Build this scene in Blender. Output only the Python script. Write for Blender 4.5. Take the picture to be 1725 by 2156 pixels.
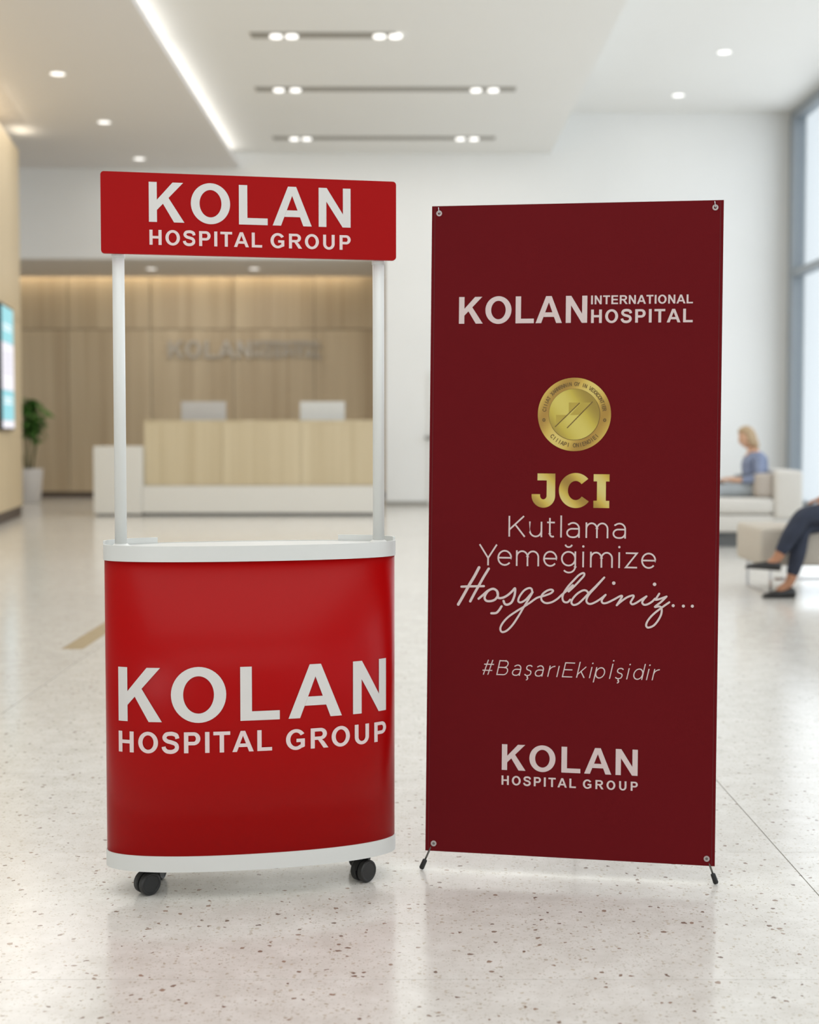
import bpy, bmesh, math, random
from math import sin, cos, pi, radians, atan2, hypot
from mathutils import Vector, Matrix, Euler
from mathutils.geometry import tessellate_polygon

for o in list(bpy.data.objects):
    bpy.data.objects.remove(o)
SC = bpy.context.scene
COL = SC.collection
random.seed(11)

# ---------------------------------------------------------------- camera
CAM_H = 1.22
cd = bpy.data.cameras.new('camera')
cam = bpy.data.objects.new('camera', cd)
COL.objects.link(cam)
cam.location = (0, 0, CAM_H)
cam.rotation_euler = (radians(90 - 2.5903), 0, 0)
cd.sensor_fit = 'VERTICAL'
cd.sensor_height = 36.0
cd.lens = 36.0 * 2900.0 / 2156.0
cd.shift_y = -0.01475
cd.clip_end = 200
cd.dof.use_dof = True
cd.dof.focus_distance = 3.62
cd.dof.aperture_fstop = 2.3
SC.camera = cam

# ---------------------------------------------------------------- view, world, big lights
SC.view_settings.view_transform = 'Standard'
SC.view_settings.look = 'None'
SC.view_settings.exposure = 0.42
SC.view_settings.gamma = 1.0
SC.view_settings.use_curve_mapping = False
SC.cycles.use_denoising = True
SC.cycles.max_bounces = 10
SC.cycles.diffuse_bounces = 6
SC.cycles.glossy_bounces = 4
SC.cycles.transparent_max_bounces = 8
SC.cycles.caustics_reflective = False
SC.cycles.caustics_refractive = False
SC.cycles.sample_clamp_indirect = 4.0

w = bpy.data.worlds.new('world')
SC.world = w
w.use_nodes = True
bgn = w.node_tree.nodes['Background']
bgn.inputs[0].default_value = (0.90, 0.95, 1.0, 1)
bgn.inputs[1].default_value = 0.98


def area_light(name, loc, rot, sx, sy, power, color=(1, 1, 1), spread=180):
    l = bpy.data.lights.new(name, 'AREA')
    l.shape = 'RECTANGLE'
    l.size = sx
    l.size_y = sy
    l.energy = power
    l.color = color
    l.spread = radians(spread)
    o = bpy.data.objects.new(name, l)
    COL.objects.link(o)
    o.location = loc
    o.rotation_euler = rot
    return o


# fill lights added under the ceiling, near and far, standing in for room light
area_light('ceiling_fill_light', (-0.2, 2.2, 5.6), (0, 0, 0), 5.5, 7.0, 122, (1, 0.99, 0.97))
area_light('ceiling_fill_light', (1.5, -5.0, 5.6), (radians(18), 0, 0), 7.0, 4.0, 80, (1, 0.99, 0.98))
area_light('ceiling_fill_light', (-0.3, 11.0, 5.95), (0, 0, 0), 4.5, 6.0, 130, (1, 0.985, 0.965))
area_light('ceiling_fill_light', (-0.3, 19.0, 5.95), (0, 0, 0), 4.6, 7.5, 75, (1, 0.985, 0.965))
area_light('ceiling_fill_light', (-5.4, 15.5, 5.7), (0, 0, 0), 2.5, 9, 125, (1, 0.985, 0.965))
# daylight fill at the window wall, plus one added at an unseen rear window
area_light('daylight_fill', (6.3, 12.0, 3.4), (0, radians(90), 0), 6.0, 22.0, 300, (0.90, 0.95, 1.0))
area_light('daylight_fill', (-4.8, -8.9, 2.9), (radians(90), 0, 0), 4.2, 5.4, 130, (0.93, 0.97, 1.0))


# ---------------------------------------------------------------- materials
def srgb(r, g, b):
    f = lambda c: (c / 12.92 if c <= 0.04045 else ((c + 0.055) / 1.055) ** 2.4)
    return (f(r / 255), f(g / 255), f(b / 255), 1)


def mat(name, col, rough=0.5, metal=0.0, spec=0.5, coat=0.0, emis=None, estr=0.0):
    m = bpy.data.materials.new(name)
    m.use_nodes = True
    b = m.node_tree.nodes['Principled BSDF']
    b.inputs['Base Color'].default_value = col
    b.inputs['Roughness'].default_value = rough
    b.inputs['Metallic'].default_value = metal
    b.inputs['Specular IOR Level'].default_value = spec
    b.inputs['Coat Weight'].default_value = coat
    if emis:
        b.inputs['Emission Color'].default_value = emis
        b.inputs['Emission Strength'].default_value = estr
    return m


def nd(m, t, **k):
    n = m.node_tree.nodes.new(t)
    for a, v in k.items():
        setattr(n, a, v)
    return n


def lk(m, a, b):
    m.node_tree.links.new(a, b)


def mottle(m, col, scale=3.0, amt=0.05, bump=0.0, bscale=200.0, coords='Object', stretch=(1, 1, 1)):
    """adds a faint noise variation of colour (and optional fine bump) to a principled material"""
    b = m.node_tree.nodes['Principled BSDF']
    tc = nd(m, 'ShaderNodeTexCoord')
    mp = nd(m, 'ShaderNodeMapping')
    mp.inputs['Scale'].default_value = stretch
    lk(m, tc.outputs[coords], mp.inputs[0])
    n = nd(m, 'ShaderNodeTexNoise')
    n.inputs['Scale'].default_value = scale
    n.inputs['Detail'].default_value = 4
    lk(m, mp.outputs[0], n.inputs['Vector'])
    r = nd(m, 'ShaderNodeValToRGB')
    r.color_ramp.elements[0].position = 0.3
    r.color_ramp.elements[1].position = 0.7
    r.color_ramp.elements[0].color = tuple(c * (1 - amt) for c in col[:3]) + (1,)
    r.color_ramp.elements[1].color = tuple(min(1, c * (1 + amt)) for c in col[:3]) + (1,)
    lk(m, n.outputs['Fac'], r.inputs[0])
    lk(m, r.outputs[0], b.inputs['Base Color'])
    if bump:
        n2 = nd(m, 'ShaderNodeTexNoise')
        n2.inputs['Scale'].default_value = bscale
        lk(m, tc.outputs[coords], n2.inputs['Vector'])
        bp = nd(m, 'ShaderNodeBump')
        bp.inputs['Strength'].default_value = bump
        bp.inputs['Distance'].default_value = 0.002
        lk(m, n2.outputs['Fac'], bp.inputs['Height'])
        lk(m, bp.outputs[0], b.inputs['Normal'])
    return m


def wood(name, c1, c2, rough=0.5, sx=22.0, sz=0.5):
    m = mat(name, c1, rough)
    b = m.node_tree.nodes['Principled BSDF']
    g = nd(m, 'ShaderNodeNewGeometry')
    oi = nd(m, 'ShaderNodeObjectInfo')
    ad = nd(m, 'ShaderNodeVectorMath', operation='ADD')
    sc = nd(m, 'ShaderNodeVectorMath', operation='SCALE')
    sc.inputs['Scale'].default_value = 7.0
    cb = nd(m, 'ShaderNodeCombineXYZ')
    lk(m, oi.outputs['Random'], cb.inputs[0])
    lk(m, oi.outputs['Random'], cb.inputs[2])
    lk(m, cb.outputs[0], sc.inputs[0])
    lk(m, g.outputs['Position'], ad.inputs[0])
    lk(m, sc.outputs[0], ad.inputs[1])
    mp = nd(m, 'ShaderNodeMapping')
    mp.inputs['Scale'].default_value = (sx, sx, sz)
    lk(m, ad.outputs[0], mp.inputs[0])
    n = nd(m, 'ShaderNodeTexNoise')
    n.inputs['Scale'].default_value = 0.35
    n.inputs['Detail'].default_value = 6
    n.inputs['Roughness'].default_value = 0.6
    n.inputs['Distortion'].default_value = 0.3
    lk(m, mp.outputs[0], n.inputs['Vector'])
    r = nd(m, 'ShaderNodeValToRGB')
    r.color_ramp.elements[0].position = 0.33
    r.color_ramp.elements[1].position = 0.68
    r.color_ramp.elements[0].color = c2
    r.color_ramp.elements[1].color = c1
    lk(m, n.outputs['Fac'], r.inputs[0])
    lk(m, r.outputs[0], b.inputs['Base Color'])
    bp = nd(m, 'ShaderNodeBump')
    bp.inputs['Strength'].default_value = 0.08
    lk(m, n.outputs['Fac'], bp.inputs['Height'])
    lk(m, bp.outputs[0], b.inputs['Normal'])
    return m


def terrazzo(name):
    m = mat(name, (0.6, 0.56, 0.5, 1), 0.17, spec=0.5)
    b = m.node_tree.nodes['Principled BSDF']
    g = nd(m, 'ShaderNodeNewGeometry')
    oi = nd(m, 'ShaderNodeObjectInfo')
    # cloudy matrix
    n = nd(m, 'ShaderNodeTexNoise')
    n.inputs['Scale'].default_value = 9.0
    n.inputs['Detail'].default_value = 8
    n.inputs['Roughness'].default_value = 0.75
    lk(m, g.outputs['Position'], n.inputs['Vector'])
    r = nd(m, 'ShaderNodeValToRGB')
    r.color_ramp.elements[0].position = 0.28
    r.color_ramp.elements[1].position = 0.72
    r.color_ramp.elements[0].color = (0.600, 0.572, 0.525, 1)
    r.color_ramp.elements[1].color = (0.770, 0.752, 0.715, 1)
    lk(m, n.outputs['Fac'], r.inputs[0])
    last = r.outputs[0]
    # distorted coordinates for irregular chips
    nz = nd(m, 'ShaderNodeTexNoise')
    nz.inputs['Scale'].default_value = 70.0
    nz.inputs['Detail'].default_value = 2
    lk(m, g.outputs['Position'], nz.inputs['Vector'])
    sb = nd(m, 'ShaderNodeVectorMath', operation='SUBTRACT')
    sb.inputs[1].default_value = (0.5, 0.5, 0.5)
    lk(m, nz.outputs['Color'], sb.inputs[0])
    ss = nd(m, 'ShaderNodeVectorMath', operation='SCALE')
    ss.inputs['Scale'].default_value = 0.016
    lk(m, sb.outputs[0], ss.inputs[0])
    ad = nd(m, 'ShaderNodeVectorMath', operation='ADD')
    lk(m, g.outputs['Position'], ad.inputs[0])
    lk(m, ss.outputs[0], ad.inputs[1])
    for scale, keep, size, ca, cb_, amt in (
            (150.0, 0.74, 0.34, (0.50, 0.45, 0.38, 1), (0.42, 0.40, 0.33, 1), 0.55),
            (85.0, 0.86, 0.30, (0.35, 0.29, 0.21, 1), (0.50, 0.42, 0.31, 1), 0.65),
            (48.0, 0.925, 0.24, (0.13, 0.075, 0.05, 1), (0.30, 0.20, 0.14, 1), 0.9)):
        v = nd(m, 'ShaderNodeTexVoronoi')
        v.voronoi_dimensions = '2D'
        v.inputs['Scale'].default_value = scale
        lk(m, ad.outputs[0], v.inputs['Vector'])
        sp = nd(m, 'ShaderNodeSeparateColor')
        lk(m, v.outputs['Color'], sp.inputs[0])
        k = nd(m, 'ShaderNodeMath', operation='GREATER_THAN')
        k.inputs[1].default_value = keep
        lk(m, sp.outputs[0], k.inputs[0])
        sz = nd(m, 'ShaderNodeMath', operation='MULTIPLY')
        sz.inputs[1].default_value = size
        sa = nd(m, 'ShaderNodeMath', operation='ADD')
        sa.inputs[1].default_value = 0.35
        lk(m, sp.outputs[1], sa.inputs[0])
        lk(m, sa.outputs[0], sz.inputs[0])
        lt = nd(m, 'ShaderNodeMath', operation='LESS_THAN')
        lk(m, v.outputs['Distance'], lt.inputs[0])
        lk(m, sz.outputs[0], lt.inputs[1])
        mu = nd(m, 'ShaderNodeMath', operation='MULTIPLY')
        lk(m, k.outputs[0], mu.inputs[0])
        lk(m, lt.outputs[0], mu.inputs[1])
        m3 = nd(m, 'ShaderNodeMath', operation='MULTIPLY')
        m3.inputs[1].default_value = amt
        lk(m, mu.outputs[0], m3.inputs[0])
        cc = nd(m, 'ShaderNodeMix', data_type='RGBA')
        cc.inputs[6].default_value = ca
        cc.inputs[7].default_value = cb_
        lk(m, sp.outputs[2], cc.inputs[0])
        mx = nd(m, 'ShaderNodeMix', data_type='RGBA')
        lk(m, m3.outputs[0], mx.inputs[0])
        lk(m, last, mx.inputs[6])
        lk(m, cc.outputs[2], mx.inputs[7])
        last = mx.outputs[2]
    hs = nd(m, 'ShaderNodeHueSaturation')
    mr = nd(m, 'ShaderNodeMapRange')
    mr.inputs['To Min'].default_value = 0.975
    mr.inputs['To Max'].default_value = 1.02
    lk(m, oi.outputs['Random'], mr.inputs['Value'])
    lk(m, mr.outputs[0], hs.inputs['Value'])
    lk(m, last, hs.inputs['Color'])
    lk(m, hs.outputs[0], b.inputs['Base Color'])
    return m


def glass(name):
    m = bpy.data.materials.new(name)
    m.use_nodes = True
    nt = m.node_tree
    nt.nodes.clear()
    o = nt.nodes.new('ShaderNodeOutputMaterial')
    t = nt.nodes.new('ShaderNodeBsdfTransparent')
    t.inputs[0].default_value = (0.95, 0.975, 0.985, 1)
    g = nt.nodes.new('ShaderNodeBsdfGlossy')
    g.inputs['Roughness'].default_value = 0.02
    lw_ = nt.nodes.new('ShaderNodeLayerWeight')
    lw_.inputs[0].default_value = 0.5
    pw_ = nt.nodes.new('ShaderNodeMath'); pw_.operation = 'POWER'; pw_.inputs[1].default_value = 5.0
    f = nt.nodes.new('ShaderNodeMath'); f.operation = 'MULTIPLY_ADD'
    f.inputs[1].default_value = 0.9; f.inputs[2].default_value = 0.04
    nt.links.new(lw_.outputs['Facing'], pw_.inputs[0])
    nt.links.new(pw_.outputs[0], f.inputs[0])
    mx = nt.nodes.new('ShaderNodeMixShader')
    nt.links.new(f.outputs[0], mx.inputs[0])
    nt.links.new(t.outputs[0], mx.inputs[1])
    nt.links.new(g.outputs[0], mx.inputs[2])
    nt.links.new(mx.outputs[0], o.inputs[0])
    return m


def gold(name, c1, c2, c3, scale, ang):
    """printed gold: a wavy light/dark ramp across the artwork"""
    m = mat(name, c1, 0.4)
    b = m.node_tree.nodes['Principled BSDF']
    tc = nd(m, 'ShaderNodeTexCoord')
    mp = nd(m, 'ShaderNodeMapping')
    mp.inputs['Rotation'].default_value = (0, ang, 0)
    lk(m, tc.outputs['Object'], mp.inputs[0])
    wv = nd(m, 'ShaderNodeTexWave')
    wv.wave_profile = 'SIN'
    wv.inputs['Scale'].default_value = scale
    wv.inputs['Distortion'].default_value = 1.2
    wv.inputs['Detail'].default_value = 0.5
    wv.inputs['Detail Scale'].default_value = 1.0
    lk(m, mp.outputs[0], wv.inputs['Vector'])
    r = nd(m, 'ShaderNodeValToRGB')
    r.color_ramp.elements[0].position = 0.0
    r.color_ramp.elements[1].position = 1.0
    r.color_ramp.elements[0].color = c2
    r.color_ramp.elements[1].color = c3
    e = r.color_ramp.elements.new(0.5)
    e.color = c1
    lk(m, wv.outputs['Fac'], r.inputs[0])
    lk(m, r.outputs[0], b.inputs['Base Color'])
    return m


M = {}
M['floor'] = terrazzo('terrazzo')
M['joint'] = mat('floor_joint', srgb(150, 143, 132), 0.7)
M['inlay'] = mottle(mat('tan_inlay', srgb(178, 160, 128), 0.2), srgb(178, 160, 128), 12, .06)
M['wall'] = mottle(mat('white_wall_paint', (0.78, 0.78, 0.765, 1), 0.75), (0.78, 0.78, 0.765, 1), 0.8, .015, .05, 300)
M['ceil'] = mottle(mat('ceiling_paint', (0.74, 0.73, 0.70, 1), 0.85), (0.74, 0.73, 0.70, 1), 0.5, .01)
M['ceil_left'] = mottle(mat('ceiling_paint_warm', (0.68, 0.655, 0.63, 1), 0.85), (0.68, 0.655, 0.63, 1), 0.5, .01)
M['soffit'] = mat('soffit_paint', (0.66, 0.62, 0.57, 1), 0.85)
M['skirt'] = mat('skirting_grey', srgb(150, 147, 140), 0.5)
M['kick'] = mat('dark_kick', srgb(82, 70, 60), 0.6)
M['wood_back'] = wood('oak_wall_panel', srgb(192, 175, 147), srgb(168, 149, 121), 0.5, 12, 0.25)
M['wood_desk'] = wood('light_oak_veneer', srgb(204, 190, 160), srgb(186, 170, 138), 0.45, 16, 0.3)
M['wood_left'] = mottle(mat('light_maple_panel', srgb(202, 183, 150), 0.45), srgb(202, 183, 150), 1.0, .05, stretch=(1, 1, .2))
M['white_desk'] = mat('white_lacquer', srgb(214, 212, 206), 0.35)
M['steel'] = mat('window_frame_grey', srgb(160, 167, 174), 0.4, 0.3)
M['glass'] = glass('window_glass')
M['lamp'] = mat('lamp_lens', (1, 1, 1, 1), 0.4, emis=(1, 0.98, 0.94, 1), estr=1.05)
M['trim'] = mat('lamp_trim_white', srgb(225, 223, 218), 0.5)
M['slot'] = mat('slot_grey', srgb(150, 146, 138), 0.6)
M['red'] = mottle(mat('satin_red_vinyl', srgb(163, 2, 4), 0.28, spec=0.15), srgb(164, 2, 4), 2, .012)
M['red_sign'] = mottle(mat('matt_red_board', srgb(158, 8, 10), 0.5, spec=0.12), srgb(158, 8, 10), 2, .012)
M['maroon'] = mottle(mat('matt_maroon_fabric_print', srgb(97, 6, 14), 0.65, spec=0.12), srgb(97, 6, 14), 3, .015, .12, 900)
M['white_print'] = mat('white_print', srgb(214, 211, 208), 0.45, spec=.25)
M['rose_print'] = mat('warm_white_print', srgb(222, 203, 201), 0.45, spec=.25)
M['pink_print'] = mat('soft_white_print', srgb(208, 190, 188), 0.5, spec=.2)
M['plastic'] = mottle(mat('white_plastic', srgb(215, 216, 213), 0.35), srgb(215, 216, 213), 3, .01)
M['tube'] = mat('white_tube', srgb(224, 225, 222), 0.3)
M['black'] = mat('black_plastic', srgb(32, 32, 31), 0.45)
M['rubber'] = mat('black_rubber', srgb(22, 22, 20), 0.6)
M['chrome'] = mat('chrome', srgb(205, 205, 208), 0.22, 0.9)
M['eyelet'] = mat('dull_nickel', srgb(176, 164, 162), 0.45, 0.5)
M['rod'] = mat('steel_rod', srgb(105, 103, 98), 0.35, 0.6)
M['gold'] = gold('gold_print', srgb(196, 168, 62), srgb(150, 116, 28), srgb(206, 190, 112), 2.7, radians(40))
M['gold_rim'] = gold('gold_rim_print', srgb(196, 164, 66), srgb(160, 122, 34), srgb(208, 186, 96), 2.4, radians(-35))
M['gold_disc'] = gold('gold_disc_print', srgb(186, 166, 54), srgb(146, 122, 30), srgb(200, 184, 84), 2.2, radians(30))
M['gold_ink'] = mat('brown_ink', srgb(104, 78, 16), 0.5)
M['gold_shade'] = mat('gold_step_print', srgb(172, 150, 50), 0.45)
M['letters_metal'] = mat('brushed_metal_letters', srgb(176, 168, 156), 0.4, 0.3)
M['monitor'] = mat('monitor_silver', srgb(186, 184, 182), 0.4, 0.1)
M['mon_white'] = mat('monitor_white', srgb(206, 207, 205), 0.4)
M['screen'] = mat('screen_black', srgb(20, 22, 24), 0.2)
M['leaf'] = mottle(mat('leaf_green', srgb(84, 126, 58), 0.45), srgb(84, 126, 58), 6, .3)
M['pot'] = mat('white_pot', srgb(206, 202, 198), 0.4)
M['soil'] = mat('soil', srgb(60, 46, 36), 0.9)
M['stem'] = mat('stem_green', srgb(84, 90, 50), 0.6)
M['sofa_a'] = mottle(mat('pale_grey_upholstery', srgb(204, 200, 193), 0.8), srgb(204, 200, 193), 40, .03, .1, 400)
M['sofa_b'] = mottle(mat('taupe_cushion', srgb(176, 166, 156), 0.85), srgb(176, 166, 156), 40, .03, .1, 400)
M['bench'] = mottle(mat('beige_upholstery', srgb(186, 178, 166), 0.8), srgb(186, 178, 166), 40, .03, .1, 400)
M['plinth'] = mat('dark_plinth', srgb(96, 98, 98), 0.6)
M['skin'] = mat('skin', srgb(206, 164, 136), 0.55)
M['skin2'] = mat('skin_tan', srgb(168, 118, 88), 0.55)
M['blonde'] = mottle(mat('blonde_hair', srgb(172, 148, 116), 0.6), srgb(172, 148, 116), 60, .2)
M['brown_hair'] = mottle(mat('brown_hair', srgb(84, 58, 42), 0.6), srgb(84, 58, 42), 60, .2)
M['blue_shirt'] = mottle(mat('blue_grey_knit', srgb(128, 138, 164), 0.85), srgb(128, 138, 164), 14, .12)
M['grey_trousers'] = mottle(mat('light_grey_trousers', srgb(160, 166, 170), 0.85), srgb(160, 166, 170), 20, .06)
M['taupe_top'] = mottle(mat('taupe_blouse', srgb(134, 120, 108), 0.85), srgb(134, 120, 108), 20, .08)
M['navy'] = mottle(mat('navy_trousers', srgb(40, 46, 62), 0.8), srgb(40, 46, 62), 12, .2)
M['shoe'] = mat('black_shoe', srgb(28, 25, 24), 0.4)
M['eye'] = mat('eye_dark', srgb(40, 34, 30), 0.3)
M['lip'] = mat('lip', srgb(176, 110, 100), 0.5)
M['book'] = mat('dark_tablet', srgb(96, 84, 78), 0.5)


# ---------------------------------------------------------------- object helpers
def tag(o, label=None, cat=None, group=None, kind=None):
    if label: o['label'] = label
    if cat: o['category'] = cat
    if group: o['group'] = group
    if kind: o['kind'] = kind
    return o


def empty(name, loc=(0, 0, 0), rz=0.0):
    o = bpy.data.objects.new(name, None)
    o.empty_display_size = 0.1
    COL.objects.link(o)
    o.location = loc
    o.rotation_euler = (0, 0, rz)
    return o


def link(name, me, m, parent=None, smooth=False):
    o = bpy.data.objects.new(name, me)
    COL.objects.link(o)
    if m is not None and not me.materials:
        me.materials.append(m)
    if smooth:
        for p in me.polygons:
            p.use_smooth = True
    if parent:
        o.parent = parent
    return o


def build(name, bm, m, parent=None, smooth=False):
    bmesh.ops.recalc_face_normals(bm, faces=bm.faces[:])
    me = bpy.data.meshes.new(name)
    bm.to_mesh(me)
    bm.free()
    return link(name, me, m, parent, smooth)


def box_bm(x0, x1, y0, y1, z0, z1, bev=0.0, seg=2, bm=None):
    b = bmesh.new()
    bmesh.ops.create_cube(b, size=1)
    for v in b.verts:
        v.co = Vector((x0 + (v.co.x + .5) * (x1 - x0), y0 + (v.co.y + .5) * (y1 - y0), z0 + (v.co.z + .5) * (z1 - z0)))
    if bev > 0:
        bmesh.ops.bevel(b, geom=b.edges[:], offset=bev, segments=seg, profile=.5, affect='EDGES')
    if bm is None:
        return b
    me = bpy.data.meshes.new('tmp')
    b.to_mesh(me)
    b.free()
    bm.from_mesh(me)
    bpy.data.meshes.remove(me)
    return bm


def box(name, x0, x1, y0, y1, z0, z1, m, parent=None, bev=0.0, seg=2):
    return build(name, box_bm(x0, x1, y0, y1, z0, z1, bev, seg), m, parent, bev > 0.02)


def tube_bm(bm, pts, rad, seg=14, cap=True):
    """tube through points; rad a number or a list"""
    pts = [Vector(p) for p in pts]
    if not hasattr(rad, '__len__'):
        rad = [rad] * len(pts)
    rings = []
    prev = None
    for i, p in enumerate(pts):
        d = (pts[min(i + 1, len(pts) - 1)] - pts[max(i - 1, 0)]).normalized()
        if prev is None:
            a = Vector((0, 0, 1)) if abs(d.z) < .9 else Vector((1, 0, 0))
            n = d.cross(a).normalized()
        else:
            n = (prev - d * prev.dot(d)).normalized()
        prev = n
        b = d.cross(n)
        rings.append([bm.verts.new(p + (n * cos(2 * pi * k / seg) + b * sin(2 * pi * k / seg)) * rad[i]) for k in range(seg)])
    for i in range(len(rings) - 1):
        for k in range(seg):
            bm.faces.new((rings[i][k], rings[i][(k + 1) % seg], rings[i + 1][(k + 1) % seg], rings[i + 1][k]))
    if cap:
        bm.faces.new(rings[0][::-1])
        bm.faces.new(rings[-1])
    return bm


def tube(name, pts, rad, m, parent=None, seg=14):
    b = bmesh.new()
    tube_bm(b, pts, rad, seg)
    o = build(name, b, m, parent, True)
    return o


def prism_bm(bm, loop, z0, z1, top=True, bottom=True):
    """vertical prism over a 2D loop"""
    a = [bm.verts.new((x, y, z0)) for x, y in loop]
    b = [bm.verts.new((x, y, z1)) for x, y in loop]
    n = len(loop)
    for i in range(n):
        bm.faces.new((a[i], a[(i + 1) % n], b[(i + 1) % n], b[i]))
    if bottom: bm.faces.new(a[::-1])
    if top: bm.faces.new(b)
    return bm


def autosmooth(o, ang=35):
    for p in o.data.polygons:
        p.use_smooth = True
    try:
        o.data.set_sharp_from_angle(angle=radians(ang))
    except Exception:
        pass
    return o


# ---------------------------------------------------------------- lettering
def strip(pts, w0, w1=None):
    """ribbon of quads along a polyline (mitred); widths in units"""
    n = len(pts)
    L = []
    for i, (x, y) in enumerate(pts):
        if i == 0: dx, dy = pts[1][0] - x, pts[1][1] - y
        elif i == n - 1: dx, dy = x - pts[i - 1][0], y - pts[i - 1][1]
        else:
            ax, ay = x - pts[i - 1][0], y - pts[i - 1][1]
            bx, by = pts[i + 1][0] - x, pts[i + 1][1] - y
            la, lb = hypot(ax, ay) or 1, hypot(bx, by) or 1
            dx, dy = ax / la + bx / lb, ay / la + by / lb
        l = hypot(dx, dy) or 1
        nx, ny = -dy / l, dx / l
        k = 1.0
        if 0 < i < n - 1:
            ax, ay = x - pts[i - 1][0], y - pts[i - 1][1]
            la = hypot(ax, ay) or 1
            c = abs(nx * (-ay / la) + ny * (ax / la))
            k = 1 / max(c, .45)
        ww = w0 if w1 is None else w0 + (w1 - w0) * i / (n - 1)
        L.append(((x + nx * ww / 2 * k, y + ny * ww / 2 * k), (x - nx * ww / 2 * k, y - ny * ww / 2 * k)))
    return [[L[i][0], L[i][1], L[i + 1][1], L[i + 1][0]] for i in range(n - 1)]


def ring(cx, cy, ox, oy, ix, iy, a0=0, a1=360, n=40):
    out = []
    P = []
    for i in range(n + 1):
        a = radians(a0 + (a1 - a0) * i / n)
        P.append(((cx + ox * cos(a), cy + oy * sin(a)), (cx + ix * cos(a), cy + iy * sin(a))))
    return [[P[i][0], P[i + 1][0], P[i + 1][1], P[i][1]] for i in range(n)]


def R(x0, y0, x1, y1):
    return [(x0, y0), (x1, y0), (x1, y1), (x0, y1)]


def catmull(p, n=8, closed=False):
    out = []
    for i in range(len(p) - 1):
        p0, p1, p2, p3 = p[max(i - 1, 0)], p[i], p[i + 1], p[min(i + 2, len(p) - 1)]
        for k in range(n):
            t = k / n
            out.append(tuple(.5 * (2 * p1[j] + (p2[j] - p0[j]) * t + (2 * p0[j] - 5 * p1[j] + 4 * p2[j] - p3[j]) * t * t
                                   + (3 * p1[j] - p0[j] - 3 * p2[j] + p3[j]) * t ** 3) for j in range(2)))
    out.append(p[-1])
    return out


def arc(cx, cy, rx, ry, a0, a1, n=16):
    return [(cx + rx * cos(radians(a0 + (a1 - a0) * i / n)), cy + ry * sin(radians(a0 + (a1 - a0) * i / n))) for i in range(n + 1)]


S_PATH = catmull([(567, 500), (530, 612), (420, 662), (330, 668), (200, 645), (132, 560), (145, 480), (230, 412), (360, 375),
                  (490, 325), (545, 245), (535, 145), (450, 72), (330, 48), (200, 72), (118, 150), (98, 225)], 6)
BOLD = {   # heavy sans capitals: (advance, left ink, right ink, polygons)
    'H': (722, 73, 648, [R(73, 0, 221, 716), R(500, 0, 648, 716), R(221, 301, 500, 424)]),
    'I': (278, 68, 216, [R(68, 0, 216, 716)]),
    'L': (611, 77, 581, [R(77, 0, 225, 716), R(225, 0, 581, 122)]),
    'T': (611, 22, 590, [R(22, 595, 590, 716), R(232, 0, 380, 595)]),
    'E': (667, 73, 617, [R(73, 0, 221, 716), R(221, 0, 617, 121), R(221, 308, 590, 429), R(221, 595, 605, 716)]),
    'N': (722, 73, 643, [R(73, 0, 210, 716), R(506, 0, 643, 716), [(210, 467), (210, 716), (216, 716), (506, 240), (506, 0), (500, 0)]]),
    'A': (722, 1, 724, [[(1, 0), (155, 0), (362, 550), (362, 716), (285, 716)], [(724, 0), (567, 0), (362, 550), (362, 716), (437, 716)],
                        [(218, 163), (506, 163), (461, 284), (263, 284)]]),
    'K': (722, 73, 727, [R(73, 0, 221, 716), [(221, 216), (221, 398), (512, 716), (708, 716), (436, 437), (333, 330)],
                         [(333, 330), (436, 437), (727, 0), (535, 0)]]),
    'O': (778, 43, 733, ring(388, 358, 345, 370, 192, 247, 0, 360, 48)),
    'C': (722, 45, 690, ring(390, 358, 345, 370, 192, 247, 32, 328, 40)),
    'P': (667, 73, 625, [R(73, 0, 221, 716), R(221, 595, 400, 716), R(221, 268, 400, 391)] + ring(400, 492, 225, 224, 74, 103, -90, 90, 20)),
    'R': (722, 73, 718, [R(73, 0, 221, 716), R(221, 595, 430, 716), R(221, 298, 430, 415), [(300, 298), (452, 330), (560, 236), (718, 0), (541, 0), (415, 190), (340, 298)]]
          + ring(430, 507, 235, 209, 82, 90, -90, 90, 20)),
    'U': (722, 71, 644, [R(71, 270, 219, 716), R(496, 270, 644, 716)] + ring(357.5, 270, 286.5, 282, 138.5, 160, 180, 360, 24)),
    'G': (778, 43, 715, ring(398, 358, 355, 370, 200, 247, 33, 305, 40) + [R(415, 262, 715, 383), [(512.7, 155.7), (601.6, 54.9), (660, 70), (715, 98), (715, 262), (567, 262), (567, 178)]]),
    'S': (667, 40, 612, strip(S_PATH, 138)),
    'J': (556, 20, 480, [R(332, 230, 480, 716)] + ring(250, 230, 230, 242, 84, 122, 180, 360, 20)),
    'V': (667, 0, 667, [[(0, 716), (155, 716), (333, 190), (333, 0), (255, 0)], [(667, 716), (512, 716), (333, 190), (333, 0), (411, 0)]]),
    'X': (667, 0, 667, [[(0, 0), (180, 0), (667, 716), (487, 716)], [(487, 0), (667, 0), (180, 716), (0, 716)]]),
    'Y': (667, 0, 667, [R(259, 0, 407, 300), [(0, 716), (170, 716), (407, 330), (407, 300), (259, 300)], [(667, 716), (497, 716), (259, 330), (259, 300), (407, 300)]]),
    ' ': (278, 0, 278, []),
}


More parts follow.
